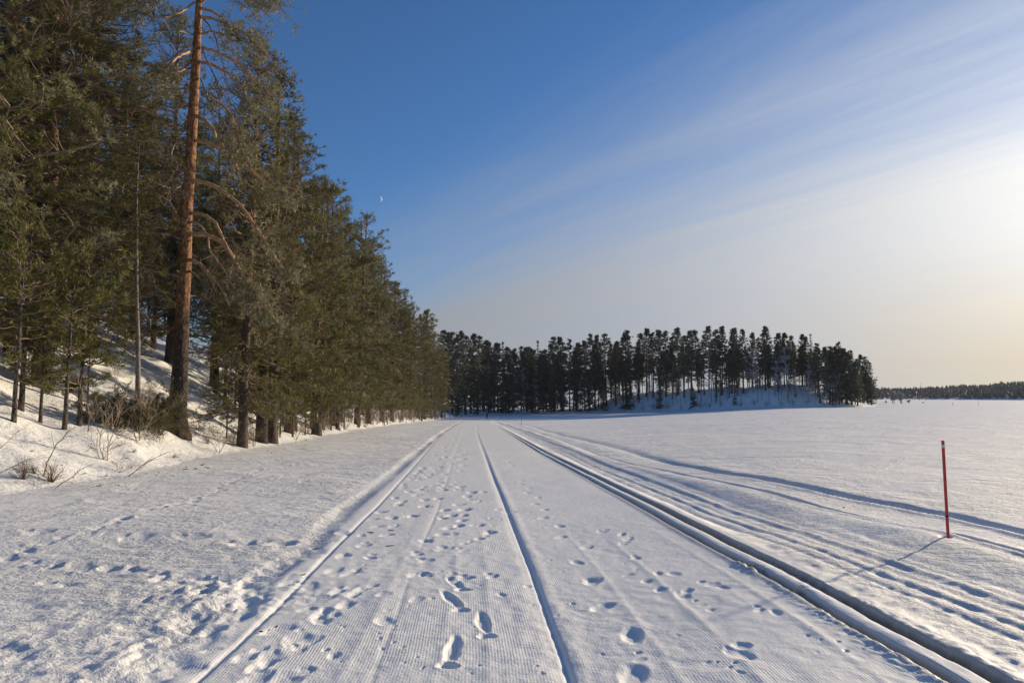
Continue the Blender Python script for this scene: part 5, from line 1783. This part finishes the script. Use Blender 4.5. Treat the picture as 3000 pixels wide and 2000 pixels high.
df = t.nodes.new('ShaderNodeBsdfDiffuse')
nz = nd(t, 'ShaderNodeTexNoise', inp={'Scale': .35, 'Detail': 4.0})
tcm = t.nodes.new('ShaderNodeTexCoord')
t.links.new(tcm.outputs['Object'], nz.inputs['Vector'])
t.links.new(mixcol(t, nz.outputs[0], (.22, .22, .22), (.40, .40, .40)), df.inputs[0])
tp = t.nodes.new('ShaderNodeBsdfTransparent')
ad = t.nodes.new('ShaderNodeAddShader')
t.links.new(df.outputs[0], ad.inputs[0])
t.links.new(tp.outputs[0], ad.inputs[1])
bf = t.nodes.new('ShaderNodeNewGeometry')
tp2 = t.nodes.new('ShaderNodeBsdfTransparent')
mxm = t.nodes.new('ShaderNodeMixShader')
t.links.new(bf.outputs['Backfacing'], mxm.inputs[0])
t.links.new(ad.outputs[0], mxm.inputs[1])
t.links.new(tp2.outputs[0], mxm.inputs[2])
t.links.new(mxm.outputs[0], out.inputs[0])
o = link('moon', g.mesh('moon', M_MOON, smooth=True), None, md)
set_props(o, 'pale crescent moon in the blue sky right of the shore pines', 'moon')

# needles, bark flakes and cones shed on the snow under the pines
g = Geo()
rq = np.random.default_rng(55)
for k in range(520):
    Y = rq.uniform(14, 60)
    xs = float(np.interp(Y, SH[:12, 1], SH[:12, 0])) - rq.uniform(-1.6, 7) ** 1.0
    if xs / Y < -.78:
        continue
    L = rq.uniform(.02, .09)
    a = rq.uniform(0, 6.28)
    c = np.array([xs, Y, ground_z(xs, Y) + .015])
    dv = np.array([math.cos(a), math.sin(a), rq.uniform(-.1, .25)]) * L
    tubes(g, np.array([c - dv, c, c + dv * 1.1]), np.array([.004, .008, .003]) * rq.uniform(.7, 1.8), 3)
o = link('forest_litter', g.mesh('forest_litter', M_LITTER))
set_props(o, 'scattered bark flakes and needles on the snow below the pines', 'litter', kind='stuff')

# bits of bark and twig fallen on the groomed snow
for k, (px, py, L, rot) in enumerate([(1143, 1600, .11, .2), (1085, 1560, .10, .5), (1146, 1554, .08, .1), (888, 1685, .05, .7), (925, 1609, .07, .4), (810, 1837, .03, .9), (765, 1852, .03, .2), (2472, 1487, .04, .1)]):
    x, y = ground_at(px, py)
    z = ground_z(x, y) + .006
    rq = np.random.default_rng(k)
    g = Geo()
    s = np.linspace(-.5, .5, 5)
    P = np.stack([s * L, rq.normal(0, L * .08, 5), np.abs(rq.normal(0, .003, 5))], 1)
    tubes(g, P, np.array([.003, .006, .005, .005, .002]), 5, cap=True)
    tubes(g, np.array([P[2], P[2] + [L * .2, L * .22, .006]]), np.array([.004, .002]), 4, cap=True)
    o = link('twig_bit', g.mesh('twig_bit', M_LITTER), None, (x, y, z))
    o.rotation_euler = (0, 0, rot)
    set_props(o, ['forked brown twig lying on the groomed snow between the footprints', 'long thin twig above the forked one on the groomed snow', 'short twig right of the long thin one on the groomed snow',
                  'dark speck of bark on the ridge of the left groove', 'bark bit in the rough trough by the left berm', 'dark bark crumb inside a footprint at the lower left', 'reddish crumb left of that footprint',
                  'tiny dark speck between the sled ruts'][k], 'litter', 'bits fallen on the snow')
